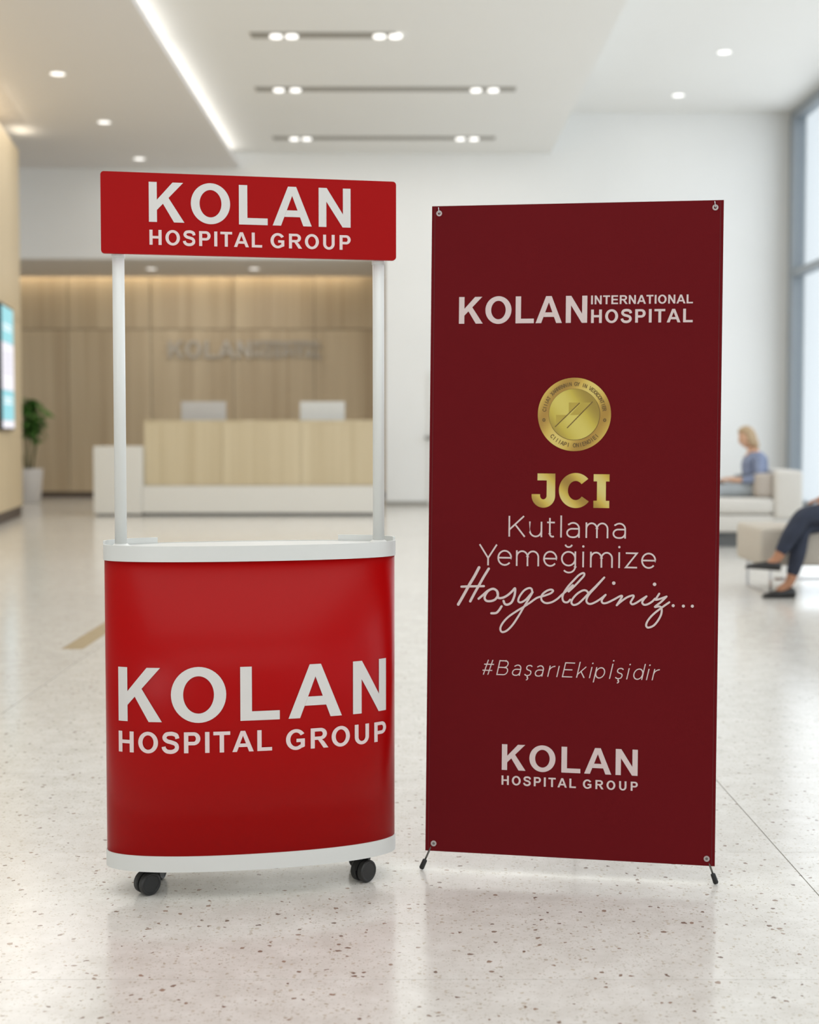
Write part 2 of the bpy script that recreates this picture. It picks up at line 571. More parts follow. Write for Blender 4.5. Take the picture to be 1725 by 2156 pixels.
def bold_line(text, x0, x1, y0, cap, gap=None):
    """fits text between ink extents x0..x1 on baseline y0 with the given capital height"""
    s = cap / 716.0
    nat = sum(BOLD[c][0] for c in text) - BOLD[text[0]][1] - (BOLD[text[-1]][0] - BOLD[text[-1]][2])
    track = ((x1 - x0) / s - nat) / (len(text) - 1)
    out = []
    pen = -BOLD[text[0]][1]
    for c in text:
        out += [[(x0 + (pen + x) * s, y0 + y * s) for x, y in p] for p in BOLD[c][3]]
        pen += BOLD[c][0] + track
    return out


def bold_at(c, x0, x1, y0, cap, sx=None):
    """one capital with its ink between x0 and x1"""
    a, l, r, P = BOLD[c]
    s = cap / 716.0
    k = (x1 - x0) / (r - l)
    return [[(x0 + (x - l) * k, y0 + y * s) for x, y in p] for p in P]


# light geometric lettering: centre-line strokes, x height 520, capitals 700
def bowl(cx, cy=260, r=235, ry=238, a0=0, a1=360, n=30):
    return arc(cx, cy, r, ry, a0, a1, n)


LIGHT = {   # advance, strokes, dots
    'K': (640, [[(70, 0), (70, 700)], [(72, 235), (540, 700)], [(255, 418), (570, 0)]], []),
    'Y': (600, [[(0, 700), (285, 245), (285, 0)], [(570, 700), (285, 245)]], []),
    'B': (690, [[(75, 0), (75, 700)], [(75, 675), (370, 675)] + arc(370, 520, 165, 155, 90, -90, 14) + [(75, 365)],
                [(75, 365), (410, 365)] + arc(410, 195, 180, 170, 90, -90, 14) + [(75, 25)]], []),
    'E': (600, [[(550, 25), (75, 25), (75, 675), (530, 675)], [(75, 355), (480, 355)]], []),
    'İ': (190, [[(80, 0), (80, 700)]], [(80, 840)]),
    '#': (720, [[(170, 0), (270, 700)], [(430, 0), (530, 700)], [(60, 205), (630, 205)], [(80, 490), (650, 490)]], []),
    'u': (590, [[(65, 520), (65, 225)] + arc(275, 225, 210, 205, 180, 360, 16) + [(485, 520)], [(485, 225), (485, 0)]], []),
    't': (400, [[(120, 650), (120, 130)] + arc(230, 130, 110, 108, 180, 300, 8), [(10, 500), (320, 500)]], []),
    'l': (225, [[(75, 0), (75, 740)]], []),
    'a': (560, [[(80, 445)] + arc(255, 310, 195, 188, 135, 0, 14) + [(450, 0)],
                [(450, 300), (240, 300)] + arc(220, 158, 168, 142, 90, 270, 16) + arc(270, 190, 180, 175, 270, 350, 8)], []),
    'm': (880, [[(65, 0), (65, 520)], [(65, 270)] + arc(245, 305, 180, 190, 180, 0, 16) + [(425, 0)], [(425, 305)] + arc(605, 305, 180, 190, 180, 0, 16) + [(785, 0)]], []),
    'e': (580, [[(50, 265), (510, 265)] + arc(280, 260, 230, 237, 0, 320, 30)], []),
    'g': (610, [arc(285, 275, 232, 228, 0, 360, 30), [(520, 520), (520, 20)] + arc(300, 20, 220, 205, 0, -140, 14)], []),
    'ğ': (610, [arc(285, 275, 232, 228, 0, 360, 30), [(520, 520), (520, 20)] + arc(300, 20, 220, 205, 0, -140, 14), arc(285, 755, 115, 95, 190, 350, 10)], []),
    'i': (230, [[(75, 0), (75, 520)]], [(75, 690)]),
    'ı': (215, [[(75, 0), (75, 520)]], []),
    'z': (470, [[(35, 495), (420, 495), (40, 25), (430, 25)]], []),
    's': (450, [catmull([(385, 440), (300, 490), (215, 497), (110, 470), (75, 390), (120, 315), (225, 275), (345, 235), (385, 150), (340, 55), (225, 22), (120, 35), (40, 85)], 4)], []),
    'ş': (450, [catmull([(385, 440), (300, 490), (215, 497), (110, 470), (75, 390), (120, 315), (225, 275), (345, 235), (385, 150), (340, 55), (225, 22), (120, 35), (40, 85)], 4),
                [(225, 10), (215, -60)] + arc(215, -118, 62, 58, 90, -110, 8)], []),
    'r': (360, [[(65, 0), (65, 520)], [(65, 265)] + arc(290, 270, 225, 225, 180, 92, 10)], []),
    'k': (540, [[(70, 0), (70, 740)], [(72, 150), (455, 520)], [(225, 300), (480, 0)]], []),
    'p': (620, [arc(330, 260, 235, 238, 0, 360, 30), [(75, 520), (75, -190)]], []),
    'd': (620, [arc(285, 260, 235, 238, 0, 360, 30), [(535, 740), (535, 0)]], []),
}


def disc(cx, cy, r, n=14):
    return [[(cx + r * cos(2 * pi * k / n), cy + r * sin(2 * pi * k / n)) for k in range(n)]]


def light_line(text, x0, x1, y0, cap, wt=52, shear=0.0):
    s = cap / 700.0
    first = {'K': 45, 'Y': 0, '#': 40}.get(text[0], 40)
    total = sum(LIGHT[c][0] for c in text) - first - 60
    track = ((x1 - x0) / s - total) / (len(text) - 1)
    out = []
    pen = -first
    for c in text:
        a, st, dots = LIGHT[c]
        P = []
        for q in st: P += strip(q, wt)
        for d in dots: P += disc(d[0], d[1], wt * .72)
        out += [[(x0 + (pen + x + y * shear) * s, y0 + y * s) for x, y in p] for p in P]
        pen += a + track
    return out


def light_set(spec, y0, cap, wt=52, shear=0.0):
    """light letters, each set between its own ink extents (or on a centre for single stems)"""
    s = cap / 700.0
    out = []
    for c, a, b_ in spec:
        adv, st, dots = LIGHT[c]
        xs = [x for q in st for x, y in q]
        l, r = min(xs) - wt / 2, max(xs) + wt / 2
        if b_ is None:
            k, x0 = s, a - (l + r) / 2 * s
        else:
            k = (b_ - a) / (r - l)
            x0 = a - l * k
        P = []
        for q in st: P += strip([(x * k / s, y) for x, y in q], wt)
        for d in dots: P += disc(d[0] * k / s, d[1], wt * .72)
        out += [[(x0 + (x + y * shear) * s, y0 + y * s) for x, y in p] for p in P]
    return out


def polys_mesh(name, polys, fn, m, parent, grid=None):
    """flat print: 2D polygons carried to 3D by fn(x, y); grid: cut along x every grid metres first"""
    bm = bmesh.new()
    for ip, p in enumerate(polys):
        q = [p[0]]
        for a in p[1:]:
            if hypot(a[0] - q[-1][0], a[1] - q[-1][1]) > 1e-7: q.append(a)
        if len(q) < 3: continue
        vs = [bm.verts.new((x, ip * 1.5e-6, y)) for x, y in q]
        for t in tessellate_polygon([[Vector((x, y, 0)) for x, y in q]]):
            try: bm.faces.new([vs[i] for i in t])
            except Exception: pass
    if grid:
        xs = [v.co.x for v in bm.verts]
        x = math.floor(min(xs) / grid) * grid
        while x < max(xs):
            bmesh.ops.bisect_plane(bm, geom=bm.verts[:] + bm.edges[:] + bm.faces[:], plane_co=(x, 0, 0), plane_no=(1, 0, 0), dist=1e-6)
            x += grid
    for v in bm.verts:
        h = v.co.y
        v.co = Vector(fn(v.co.x, v.co.z)) - Vector((0, h, 0))
    me = bpy.data.meshes.new(name)
    bm.normal_update()
    bm.to_mesh(me)
    bm.free()
    return link(name, me, m, parent)


# ================================================================= THE SETTING
# floor: recessed joint bed + large terrazzo slabs, each its own piece
bed = box('floor', -9.2, 6.7, -9.2, 27.0, -0.12, -0.008, M['joint'])
tag(bed, kind='structure')
XJ = [-9.2, -7.51, -4.655, -1.785, 1.085, 3.955, 6.7]
YJ = [-9.2 + 0.0]
y = 3.035 - 13 * 0.9415
while y < 27.2:
    YJ.append(y)
    y += 0.9415
YJ = sorted(set(round(v, 4) for v in YJ if -9.2 <= v <= 27.0)) + [27.0]
slabs = {}
for i in range(len(XJ) - 1):
    for j in range(len(YJ) - 1):
        wx, wy = XJ[i + 1] - XJ[i], YJ[j + 1] - YJ[j]
        if wy < .1: continue
        key = (round(wx, 3), round(wy, 3))
        if key not in slabs:
            g = 0.0016
            b = box_bm(-wx / 2 + g, wx / 2 - g, -wy / 2 + .0006, wy / 2 - .0006, -0.008, 0.0)
            me = bpy.data.meshes.new('floor_slab')
            bmesh.ops.recalc_face_normals(b, faces=b.faces[:])
            b.to_mesh(me); b.free()
            slabs[key] = me
        o = link('floor_slab', slabs[key], M['floor'], bed)
        o.location = ((XJ[i] + XJ[i + 1]) / 2, (YJ[j] + YJ[j + 1]) / 2, 0)
inl = box('floor_inlay', -1.985, -1.86, 7.79, 12.2, -0.004, 0.0006, M['inlay'], bed)
inl['label'] = 'tan inlay strip in the terrazzo'

# walls
YW, YB = 23.65, 26.6
wb = empty('wall_back')
tag(wb, kind='structure')
box('wall_surface', -0.41, 6.7, YW, YW + 0.25, 0, 6.9, M['wall'], wb)
box('header', -9.2, -0.41, YW, YW + 0.25, 4.22, 6.9, M['wall'], wb)
box('alcove_return', -0.41, -0.31, YW + .25, 27.0, 0, 4.6, M['wall'], wb)
box('alcove_soffit', -9.2, -0.41, YW + 0.25, YB - 0.22, 4.22, 4.34, M['soffit'], wb)
box('alcove_backing', -9.2, -0.31, YB + 0.04, YB + 0.3, 0, 4.9, M['kick'], wb)
box('light_trough_top', -9.2, -0.31, YB - 0.45, YB + 0.04, 4.62, 4.7, M['wall'], wb)
box('light_trough_side', -9.2, -0.31, YB - 0.5, YB - 0.45, 4.34, 4.7, M['wall'], wb)
PX = [-9.2, -8.16, -6.57, -4.98, -3.39, -1.83, -0.41]
for i in range(len(PX) - 1):
    for z0, z1 in ((0.12, 3.235), (3.25, 4.60)):
        box('wall_panel', PX[i] + .006, PX[i + 1] - .006, YB, YB + .04, z0, z1, M['wood_back'], wb)
box('kickboard', -9.2, -0.41, YB + .012, YB + .04, 0, 0.12, M['kick'], wb)
tag(box('baseboard_back', -0.41, 6.45, YW - 0.015, YW, 0, 0.075, M['skirt']), kind='structure')

wl = box('wall_left', -9.4, -9.2, -9.4, 27.0, 0, 6.9, M['wall'])
tag(wl, kind='structure')
wf = empty('wall_front')
tag(wf, kind='structure')
box('wall_surface', -9.2, -7.0, -9.4, -9.2, 0, 6.9, M['wall'], wf)
box('wall_surface', -2.6, 6.7, -9.4, -9.2, 0, 6.9, M['wall'], wf)
box('wall_surface', -7.0, -2.6, -9.4, -9.2, 5.75, 6.9, M['wall'], wf)

# ceilings: three fields at different heights
ce = empty('ceiling')
tag(ce, kind='structure')
box('ceiling_field', -9.2, -2.9, -9.2, YW, 5.75, 5.80, M['ceil_left'], ce)
box('ceiling_lip', -2.93, -2.9, -9.2, YW, 5.80, 5.845, M['ceil_left'], ce)
box('ceiling_riser', -3.30, -3.24, -9.2, YW, 5.80, 6.2, M['wall'], ce)
box('ceiling_field', -3.24, 2.40, -9.2, YW, 6.00 + .0, 6.05, M['ceil'], ce)
box('ceiling_riser', 2.36, 2.40, -9.2, YW, 6.05, 6.75, M['ceil'], ce)
box('ceiling_field', 2.36, 6.7, -9.2, YW, 6.67, 6.75, M['ceil'], ce)
for k in range(5):
    area_light('cove_strip', (-3.08, -5.9 + 6.5 * k, 5.83), (pi, 0, 0), 0.1, 6.4, 10.5, (1, 0.98, 0.95))
area_light('alcove_strip', (-5.0, YB - 0.16, 4.55), (0, 0, 0), 8.2, 0.1, 38, (1, 0.88, 0.68))

# maple-clad wall block on the left with a light slot over it
lwr = radians(7.9)
lw = empty('wall_maple', (-5.825, 20.72, 0), lwr)
tag(lw, kind='structure')
for k in range(4):
    box('wall_panel', -0.04, 0.0, -2.0 * (k + 1) + .006, -2.0 * k - .006 + (.006 if k == 0 else 0), 0.16, 2.9, M['wood_left'], lw)
    box('wall_panel', -0.04, 0.0, -2.0 * (k + 1) + .006, -2.0 * k - .006 + (.006 if k == 0 else 0), 2.91, 5.45, M['wood_left'], lw)
box('wall_core', -0.4, -0.04, -8.0, 0.0, 0.0, 5.45, M['wood_left'], lw)
box('kickboard', -0.04, -0.02, -8.0, -0.02, 0, 0.16, M['kick'], lw)
lo = area_light('wall_wash_strip', (-5.80, 20.75, 5.56), (0, 0, 0), 0.1, 0.5, 0.8, (1, 0.9, 0.72))
lo.rotation_euler = (pi, 0, lwr)
lo = area_light('wall_wash_lamp', (-5.55, 19.5, 5.72), (0, 0, 0), 0.12, 3.0, 3.5, (1, 0.88, 0.7))
lo.rotation_euler = (0, radians(-25), lwr)

# window wall on the right
ww = empty('window_1', (0, 0, 0))
tag(ww, kind='structure')
XW = 6.45
cols = [23.5, 20.1, 16.7, 13.3, 9.9, 6.5, 3.1, -0.3, -3.7, -7.1]
for c in cols:
    box('mullion', XW, XW + 0.22, c - 0.13, c + 0.13, 0.12, 6.55, M['steel'], ww, 0.008)
for z0, z1 in ((0, .12), (3.88, 4.00), (6.52, 6.67)):
    box('transom', XW + .015, XW + 0.2, -9.2, 23.63, z0, z1, M['steel'], ww, 0.006)
for i in range(len(cols) - 1):
    for z0, z1 in ((.12, 3.88), (4.0, 6.52)):
        box('pane', XW + .09, XW + .1, cols[i + 1] + .13, cols[i] - .13, z0, z1, M['glass'], ww)
wr = empty('added_window')  # unseen window, added behind the camera for frontal light and reflection on the counter
tag(wr, kind='structure')
fx = [-7.0, -5.53, -4.07, -2.6]
for c in fx:
    box('mullion', c - .08, c + .08, -9.4, -9.2, 0.12, 5.9, M['steel'], wr)
for z0, z1 in ((0, .12), (3.88, 4.0), (5.6, 5.75)):
    box('transom', -7.0, -2.6, -9.38, -9.22, z0, z1, M['steel'], wr)
for i in range(3):
    for z0, z1 in ((.12, 3.88), (4.0, 5.6)):
        box('pane', fx[i] + .08, fx[i + 1] - .08, -9.3, -9.29, z0, z1, M['glass'], wr)

# door in the white wall with its lever handle
dr = empty('door_1', (0.78, YW, 0))
tag(dr, kind='structure')
box('door_leaf', -0.45, 0.5, -0.03, 0.0, 0.02, 2.3, M['wall'], dr, .004)
b = bmesh.new()
tube_bm(b, [(-0.40, -0.03, 1.17), (-0.40, -0.09, 1.17)], .02)
tube_bm(b, [(-0.39, -0.09, 1.17), (-0.52, -0.09, 1.165)], .022)
build('door_handle', b, M['rod'], dr, True)


# ================================================================= ceiling fittings
def downlight(x, y, z, label, group):
    r = empty('ceiling_downlight', (x, y, z))
    tag(r, label, 'ceiling light', group)
    b = bmesh.new()
    for q in ring(0, 0, .115, .115, .092, .092, 0, 360, 28):
        vs = [b.verts.new((p[0], p[1], -.008)) for p in q]
        b.faces.new(vs)
    bmesh.ops.remove_doubles(b, verts=b.verts[:], dist=1e-5)
    e = bmesh.ops.extrude_face_region(b, geom=b.faces[:])
    for v in e['geom']:
        if isinstance(v, bmesh.types.BMVert): v.co.z = 0
    build('trim_ring', b, M['trim'], r, False)
    b = bmesh.new()
    prism_bm(b, [(.092 * cos(2 * pi * k / 24), .092 * sin(2 * pi * k / 24)) for k in range(24)], -.005, -.001)
    build('lens', b, M['lamp'], r)
    l = bpy.data.lights.new('downlight_lamp', 'AREA')
    l.shape = 'DISK'; l.size = .17; l.energy = 12 if z < 5 else 2.5; l.color = (1, .98, .95)
    lo_ = bpy.data.objects.new('downlight_lamp', l)
    COL.objects.link(lo_)
    lo_.parent = r
    lo_.location = (0, 0, -.012)
    return r


for (x, y), t in zip(((-4.42, 17.52), (-4.43, 20.2), (-4.44, 22.85)), ('nearest of the three in the low left ceiling', 'middle one of the three in the low left ceiling', 'farthest of the three in the low left ceiling')):
    downlight(x, y, 5.75, 'round recessed downlight, ' + t, 'downlights in the left ceiling')
for (x, y), t in zip(((4.49, 19.9), (4.32, 22.4)), ('nearer one in the high right ceiling', 'farther one in the high right ceiling by the back wall')):
    downlight(x, y, 6.67, 'round recessed downlight, ' + t, 'downlights in the right ceiling')
for (x, y), t in zip(((-4.67, 25.07), (-2.81, 25.07)), ('left one in the soffit above the reception desk', 'right one in the soffit above the reception desk')):
    downlight(x, y, 4.22, 'round recessed downlight, ' + t, 'downlights in the reception soffit')

for y0, xa, xb, lamps, t in ((16.72, -1.90, -0.16, (-1.60, -1.41, -0.36, -0.17), 'shortest and nearest of three in the centre ceiling'),
                             (19.3, -2.13, 1.47, (-1.81, -1.58, 0.92, 1.16), 'middle of three in the centre ceiling'),
                             (22.45, -2.2, 1.38, (-1.86, -1.66, 0.82, 1.04), 'farthest of three in the centre ceiling')):
    r = empty('linear_ceiling_light', ((xa + xb) / 2, y0, 6.0))
    tag(r, 'long grey slot fitting with spot lamps, ' + t, 'ceiling light', 'slot lights across the centre ceiling')
    h = (xb - xa) / 2
    b = box_bm(-h, h, -.11, .11, -.012, -.002)
    build('slot_housing', b, M['slot'], r)
    for lx in lamps:
        u = lx - (xa + xb) / 2
        b = bmesh.new()
        prism_bm(b, [(u + .075 * cos(2 * pi * k / 20), .075 * sin(2 * pi * k / 20)) for k in range(20)], -.03, -.012)
        build('lamp', b, M['lamp'], r)

# ================================================================= PROMOTION COUNTER
CA, CB, CN = 0.3927, 0.1300, 2.2
ctr = empty('promotion_counter', (-0.4264, 3.72, 0), 0.1975)
tag(ctr, 'red and white portable promotion counter on casters with a header sign on two posts', 'counter')


def sell(a, b, n=CN, k=160, t0=0.0, t1=2 * pi, closed=True):
    out = []
    for i in range(k if closed else k + 1):
        t = t0 + (t1 - t0) * i / k
        c, s = cos(t), sin(t)
        out.append((a * (1 if c >= 0 else -1) * abs(c) ** (2 / n), b * (1 if s >= 0 else -1) * abs(s) ** (2 / n)))
    return out


def band(name, a, b, z0, z1, m, bev=.003, top=True, bottom=True):
    bm = bmesh.new()
    prism_bm(bm, sell(a, b), z0, z1, top, bottom)
    if bev:
        ed = [e for e in bm.edges if abs(e.verts[0].co.z - e.verts[1].co.z) < 1e-6]
        bmesh.ops.bevel(bm, geom=ed, offset=bev, segments=2, profile=.5, affect='EDGES')
    o = build(name, bm, m, ctr)
    return autosmooth(o, 30)


o = band('base', CA + .001, CB + .002, .072, .114, M['plastic'])
o['label'] = 'white base band'
o = band('body_panel', CA - .0015, CB - .0015, .114, .889, M['red'], 0, False, False)
# give the wrap its thickness
sm = o.modifiers.new('thickness', 'SOLIDIFY'); sm.thickness = 0.004; sm.offset = -1
o['label'] = 'glossy red wrap-around panel'
# table top: low deck, rim band, raised back lip on each side
o = band('table_deck', CA - .006, CB - .006, .889, .922, M['plastic'], 0)


def rim_band(name, t0, t1, z0, z1, th=.006, k=80):
    bm = bmesh.new()
    A = sell(CA + .0015, CB + .002, CN, k, t0, t1, False)
    B = sell(CA + .0015 - th, CB + .002 - th, CN, k, t0, t1, False)
    lo = [(bm.verts.new((x, y, z0)), bm.verts.new((u, v, z0))) for (x, y), (u, v) in zip(A, B)]
    hi = [(bm.verts.new((x, y, z1)), bm.verts.new((u, v, z1))) for (x, y), (u, v) in zip(A, B)]
    for i in range(k):
        bm.faces.new((lo[i][0], lo[i + 1][0], hi[i + 1][0], hi[i][0]))
        bm.faces.new((lo[i][1], hi[i][1], hi[i + 1][1], lo[i + 1][1]))
        bm.faces.new((hi[i][0], hi[i + 1][0], hi[i + 1][1], hi[i][1]))
        bm.faces.new((lo[i][0], lo[i][1], lo[i + 1][1], lo[i + 1][0]))
    for i in (0, k):
        bm.faces.new((lo[i][0], hi[i][0], hi[i][1], lo[i][1]))
    return autosmooth(build(name, bm, M['plastic'], ctr), 30)


rim_band('front_rim', pi, 2 * pi, .889, .930)
rim_band('back_edge', radians(0), radians(180), .889, .9235)
for s, (a0, a1) in (('l', (radians(128), radians(180))), ('r', (radians(0), radians(52)))):
    rim_band('back_lip', a0, a1, .9235, .9385)

# posts
for s in (-1, 1):
    p = tube('post', [(s * .3476, -.002, .922), (s * .3476, -.002, 1.86)], .0158, M['tube'], ctr, 28)
    f = tube('post_flange', [(s * .3476, -.002, .922), (s * .3476, -.002, .926), (s * .3476, -.002, .931)], [.027, .024, .0165], M['plastic'], p, 28)
    f2 = tube('post_socket', [(s * .3476, -.002, 1.683), (s * .3476, -.002, 1.70)], .0178, M['plastic'], p, 28)

# header sign
SZ0, SZ1, SW = 1.6923, 1.9038, 0.391


def round_rect(x0, x1, z0, z1, r, n=6):
    out = []
    for cx, cz, a in ((x1 - r, z1 - r, 0), (x0 + r, z1 - r, 90), (x0 + r, z0 + r, 180), (x1 - r, z0 + r, 270)):
        out += arc(cx, cz, r, r, a, a + 90, n)
    return out


sg = bmesh.new()
prism_bm(sg, round_rect(-SW, SW, SZ0, SZ1, .009), -.0, .014)
for v in sg.verts:
    v.co = Vector((v.co.x, -.034 + v.co.z + .0, v.co.y))
bmesh.ops.recalc_face_normals(sg, faces=sg.faces[:])
sgo = build('header_sign', sg, M['red_sign'], ctr)
sgo['label'] = 'red header board reading KOLAN HOSPITAL GROUP'
P = []
for c, a, b_ in (('K', -.2677, -.176), ('O', -.159, -.0562), ('L', -.0331, .0429), ('A', .0563, .1608), ('N', .1796, .2661)):
    P += bold_at(c, a, b_, SZ0 + .0842, .1038)
polys_mesh('lettering', P, lambda x, z: (x, -.0346, z), M['white_print'], sgo)
for P in (bold_line('HOSPITAL', -.2668, .0279, SZ0 + .0246, .0391), bold_line('GROUP', .0503, .2661, SZ0 + .0246, .0391)):
    polys_mesh('lettering', P, lambda x, z: (x, -.0346, z), M['rose_print'], sgo)

# lettering wrapped on the body: arc length along the front
tab = sell(CA + .0004, CB + .0004, CN, 4000, -pi, 0, False)
acc = [0.0]
for i in range(1, len(tab)):
    acc.append(acc[-1] + hypot(tab[i][0] - tab[i - 1][0], tab[i][1] - tab[i - 1][1]))
mid = acc[len(acc) // 2]
acc = [v - mid for v in acc]


def wrap(s, z):
    lo_, hi_ = 0, len(acc) - 1
    while hi_ - lo_ > 1:
        c = (lo_ + hi_) // 2
        if acc[c] < s: lo_ = c
        else: hi_ = c
    t = (s - acc[lo_]) / (acc[hi_] - acc[lo_])
    return (tab[lo_][0] + (tab[hi_][0] - tab[lo_][0]) * t, tab[lo_][1] + (tab[hi_][1] - tab[lo_][1]) * t, z)


body = [c for c in ctr.children if c.name.startswith('body_panel')][0]
P = []
for c, a, b_ in (('K', -.3685, -.248), ('O', -.2238, -.0803), ('L', -.0437, .0598), ('A', .0829, .2293), ('N', .2617, .3682)):
    P += bold_at(c, a, b_, .4695, .1425)
polys_mesh('lettering', P, wrap, M['white_print'], body, .01)
for P in (bold_line('HOSPITAL', -.3690, .039, .3876, .0553), bold_line('GROUP', .076, .3684, .3862, .0540)):
    polys_mesh('lettering', P, wrap, M['rose_print'], body, .01)


# casters
def caster(u, v, ang):
    r = bmesh.new()
    # wheel axis along local X
    h = empty('caster', (u, v, 0), ang)
    h.parent = ctr
    for s in (-1, 1):
        b = bmesh.new()
        prof = [(.004, .0), (.004, .027), (.006, .030), (.019, .030), (.022, .0275), (.022, .024), (.0205, .022), (.0205, .0)]
        n = 32
        rows = []
        for k in range(n):
            a = 2 * pi * k / n
            rows.append([b.verts.new((s * x, rr * cos(a), .0305 + rr * sin(a))) for x, rr in prof[1:-1]])
        for k in range(n):
            A, B = rows[k], rows[(k + 1) % n]
            for q in range(len(A) - 1):
                b.faces.new((A[q], A[q + 1], B[q + 1], B[q]))
        b.faces.new([rows[k][-1] for k in range(n)])
        b.faces.new([rows[k][0] for k in range(n)][::-1])
        o = build('wheel', b, M['black'], h)
        autosmooth(o, 30)
    b = bmesh.new()
    # hood over the wheels
    n = 14
    rows = []
    for k in range(n + 1):
        a = radians(10 + 160 * k / n)
        rows.append([b.verts.new((x, rr * cos(a), .0305 + rr * sin(a))) for x, rr in ((-.0035, .0325), (.0035, .0325), (.0035, .010), (-.0035, .010))])
    for k in range(n):
        for q in range(4):
            b.faces.new((rows[k][q], rows[k][(q + 1) % 4], rows[k + 1][(q + 1) % 4], rows[k + 1][q]))
    b.faces.new(rows[0]); b.faces.new(rows[-1][::-1])
    build('hood', b, M['rubber'], h)
    tube('stem', [(0, 0.004, .058), (0, 0.004, .0725)], .011, M['rubber'], h, 16)
    return h


for u, v, a in ((-.287, -.052, -1.02), (.294, -.060, -.92), (-.262, .066, -.4), (.304, .062, -.6)):
    caster(u, v, a)

# ================================================================= X-BANNER
bn = empty('banner_stand', (0.4366, 3.7537, 0), -0.1631)
tag(bn, 'tall maroon X-frame banner stand with white and gold print', 'banner')
LEAN, ROLL, BW, BH, BZ = 0.0312, -0.0053, .3975, 1.803, .0515


def bf(u, v, d=0.0):
    """banner plane: u sideways, v up, d towards the viewer"""
    uu = u * cos(ROLL) - v * sin(ROLL)
    vv = u * sin(ROLL) + v * cos(ROLL)
    return (uu, vv * sin(LEAN) - d * cos(LEAN), BZ + vv * cos(LEAN) + d * sin(LEAN))


b = bmesh.new()
NX, NZ = 12, 24
g = {}
for f_, d in ((0, 0.0), (1, -.0012)):
    for i in range(NX + 1):
        for j in range(NZ + 1):
            g[f_, i, j] = b.verts.new(bf(-BW + 2 * BW * i / NX, BH * j / NZ, d))
for i in range(NX):
    for j in range(NZ):
        b.faces.new((g[0, i, j], g[0, i + 1, j], g[0, i + 1, j + 1], g[0, i, j + 1]))
        b.faces.new((g[1, i, j], g[1, i, j + 1], g[1, i + 1, j + 1], g[1, i + 1, j]))
for i in range(NX):
    b.faces.new((g[0, i, 0], g[1, i, 0], g[1, i + 1, 0], g[0, i + 1, 0]))
    b.faces.new((g[0, i, NZ], g[0, i + 1, NZ], g[1, i + 1, NZ], g[1, i, NZ]))
for j in range(NZ):
    b.faces.new((g[0, 0, j], g[0, 0, j + 1], g[1, 0, j + 1], g[1, 0, j]))
    b.faces.new((g[0, NX, j], g[1, NX, j], g[1, NX, j + 1], g[0, NX, j + 1]))
sheet = build('banner_sheet', b, M['maroon'], bn)
sheet['label'] = 'maroon printed sheet'
# thin hem lines along the two long edges
for s in (-1, 1):
    polys_mesh('hem', [R(s * .389 - .0006, .004, s * .389 + .0006, BH - .004)], lambda x, z: bf(x, z, .0003), mat('hem_thread', srgb(84, 16, 22), .7), sheet)

KS = BW / .4
VS = BH / 1.8
pf = lambda x, z: bf(x * KS, z * VS, .0006)


def print_on(name, P, m, d=.0006, label=None):
    o = polys_mesh(name, P, lambda x, z: bf(x * KS, z * VS, d), m, sheet)
    if label: o['label'] = label
    return o


P = []
for c, a, b_ in (('K', -.3205, -.2535), ('O', -.2463, -.1735), ('L', -.1619, -.1111), ('A', -.1062, -.0335), ('N', -.023, .0358)):
    P += bold_at(c, a, b_, 1.473, .0740)
print_on('lettering', P, M['pink_print'])
print_on('lettering', bold_line('INTERNATIONAL', .0459, .3211, 1.5232, .0240), M['pink_print'])
print_on('lettering', bold_line('HOSPITAL', .0464, .3212, 1.4722, .0366), M['pink_print'])
P = []
for c, a, b_ in (('K', -.1862, -.1196), ('O', -.1093, -.0368), ('L', -.0202, .0322), ('A', .0428, .1171), ('N', .1287, .1888)):
    P += bold_at(c, a, b_, .2364, .0715)
print_on('lettering', P, M['pink_print'])
print_on('lettering', bold_line('HOSPITAL', -.1864, .0205, .1951, .0256) + bold_line('GROUP', .0397, .1898, .1951, .0250), M['pink_print'])
print_on('lettering', light_set([('K', -.1750, -.1271), ('u', -.1176, -.0811), ('t', -.0694, -.0444), ('l', -.0288, None), ('a', -.0145, .0228), ('m', .0385, .1009), ('a', .1125, .1489)], .8842, .0572, 54), M['pink_print'])
print_on('lettering', light_set([('Y', -.2574, -.2046), ('e', -.2048, -.1643), ('m', -.1531, -.0887), ('e', -.0772, -.0384), ('ğ', -.0280, .0134), ('i', .0329, None), ('m', .0518, .1141), ('i', .1314, None), ('z', .1470, .1824), ('e', .1914, .2315)], .8035, .0580, 54), M['pink_print'])
print_on('lettering', light_set([('#', -.2472, -.2166), ('B', -.2046, -.1743), ('a', -.1622, -.1390), ('ş', -.1275, -.1088), ('a', -.0986, -.0762), ('r', -.0627, -.0448), ('ı', -.0360, None), ('E', -.0220, .0078), ('k', .0176, .0408), ('i', .0540, None), ('p', .0660, .0930), ('İ', .1090, None), ('ş', .1228, .1422), ('i', .1558, None), ('d', .1709, .1977), ('i', .2095, None), ('r', .2234, .2404)], .4995, .0415, 48, .22), M['pink_print'])

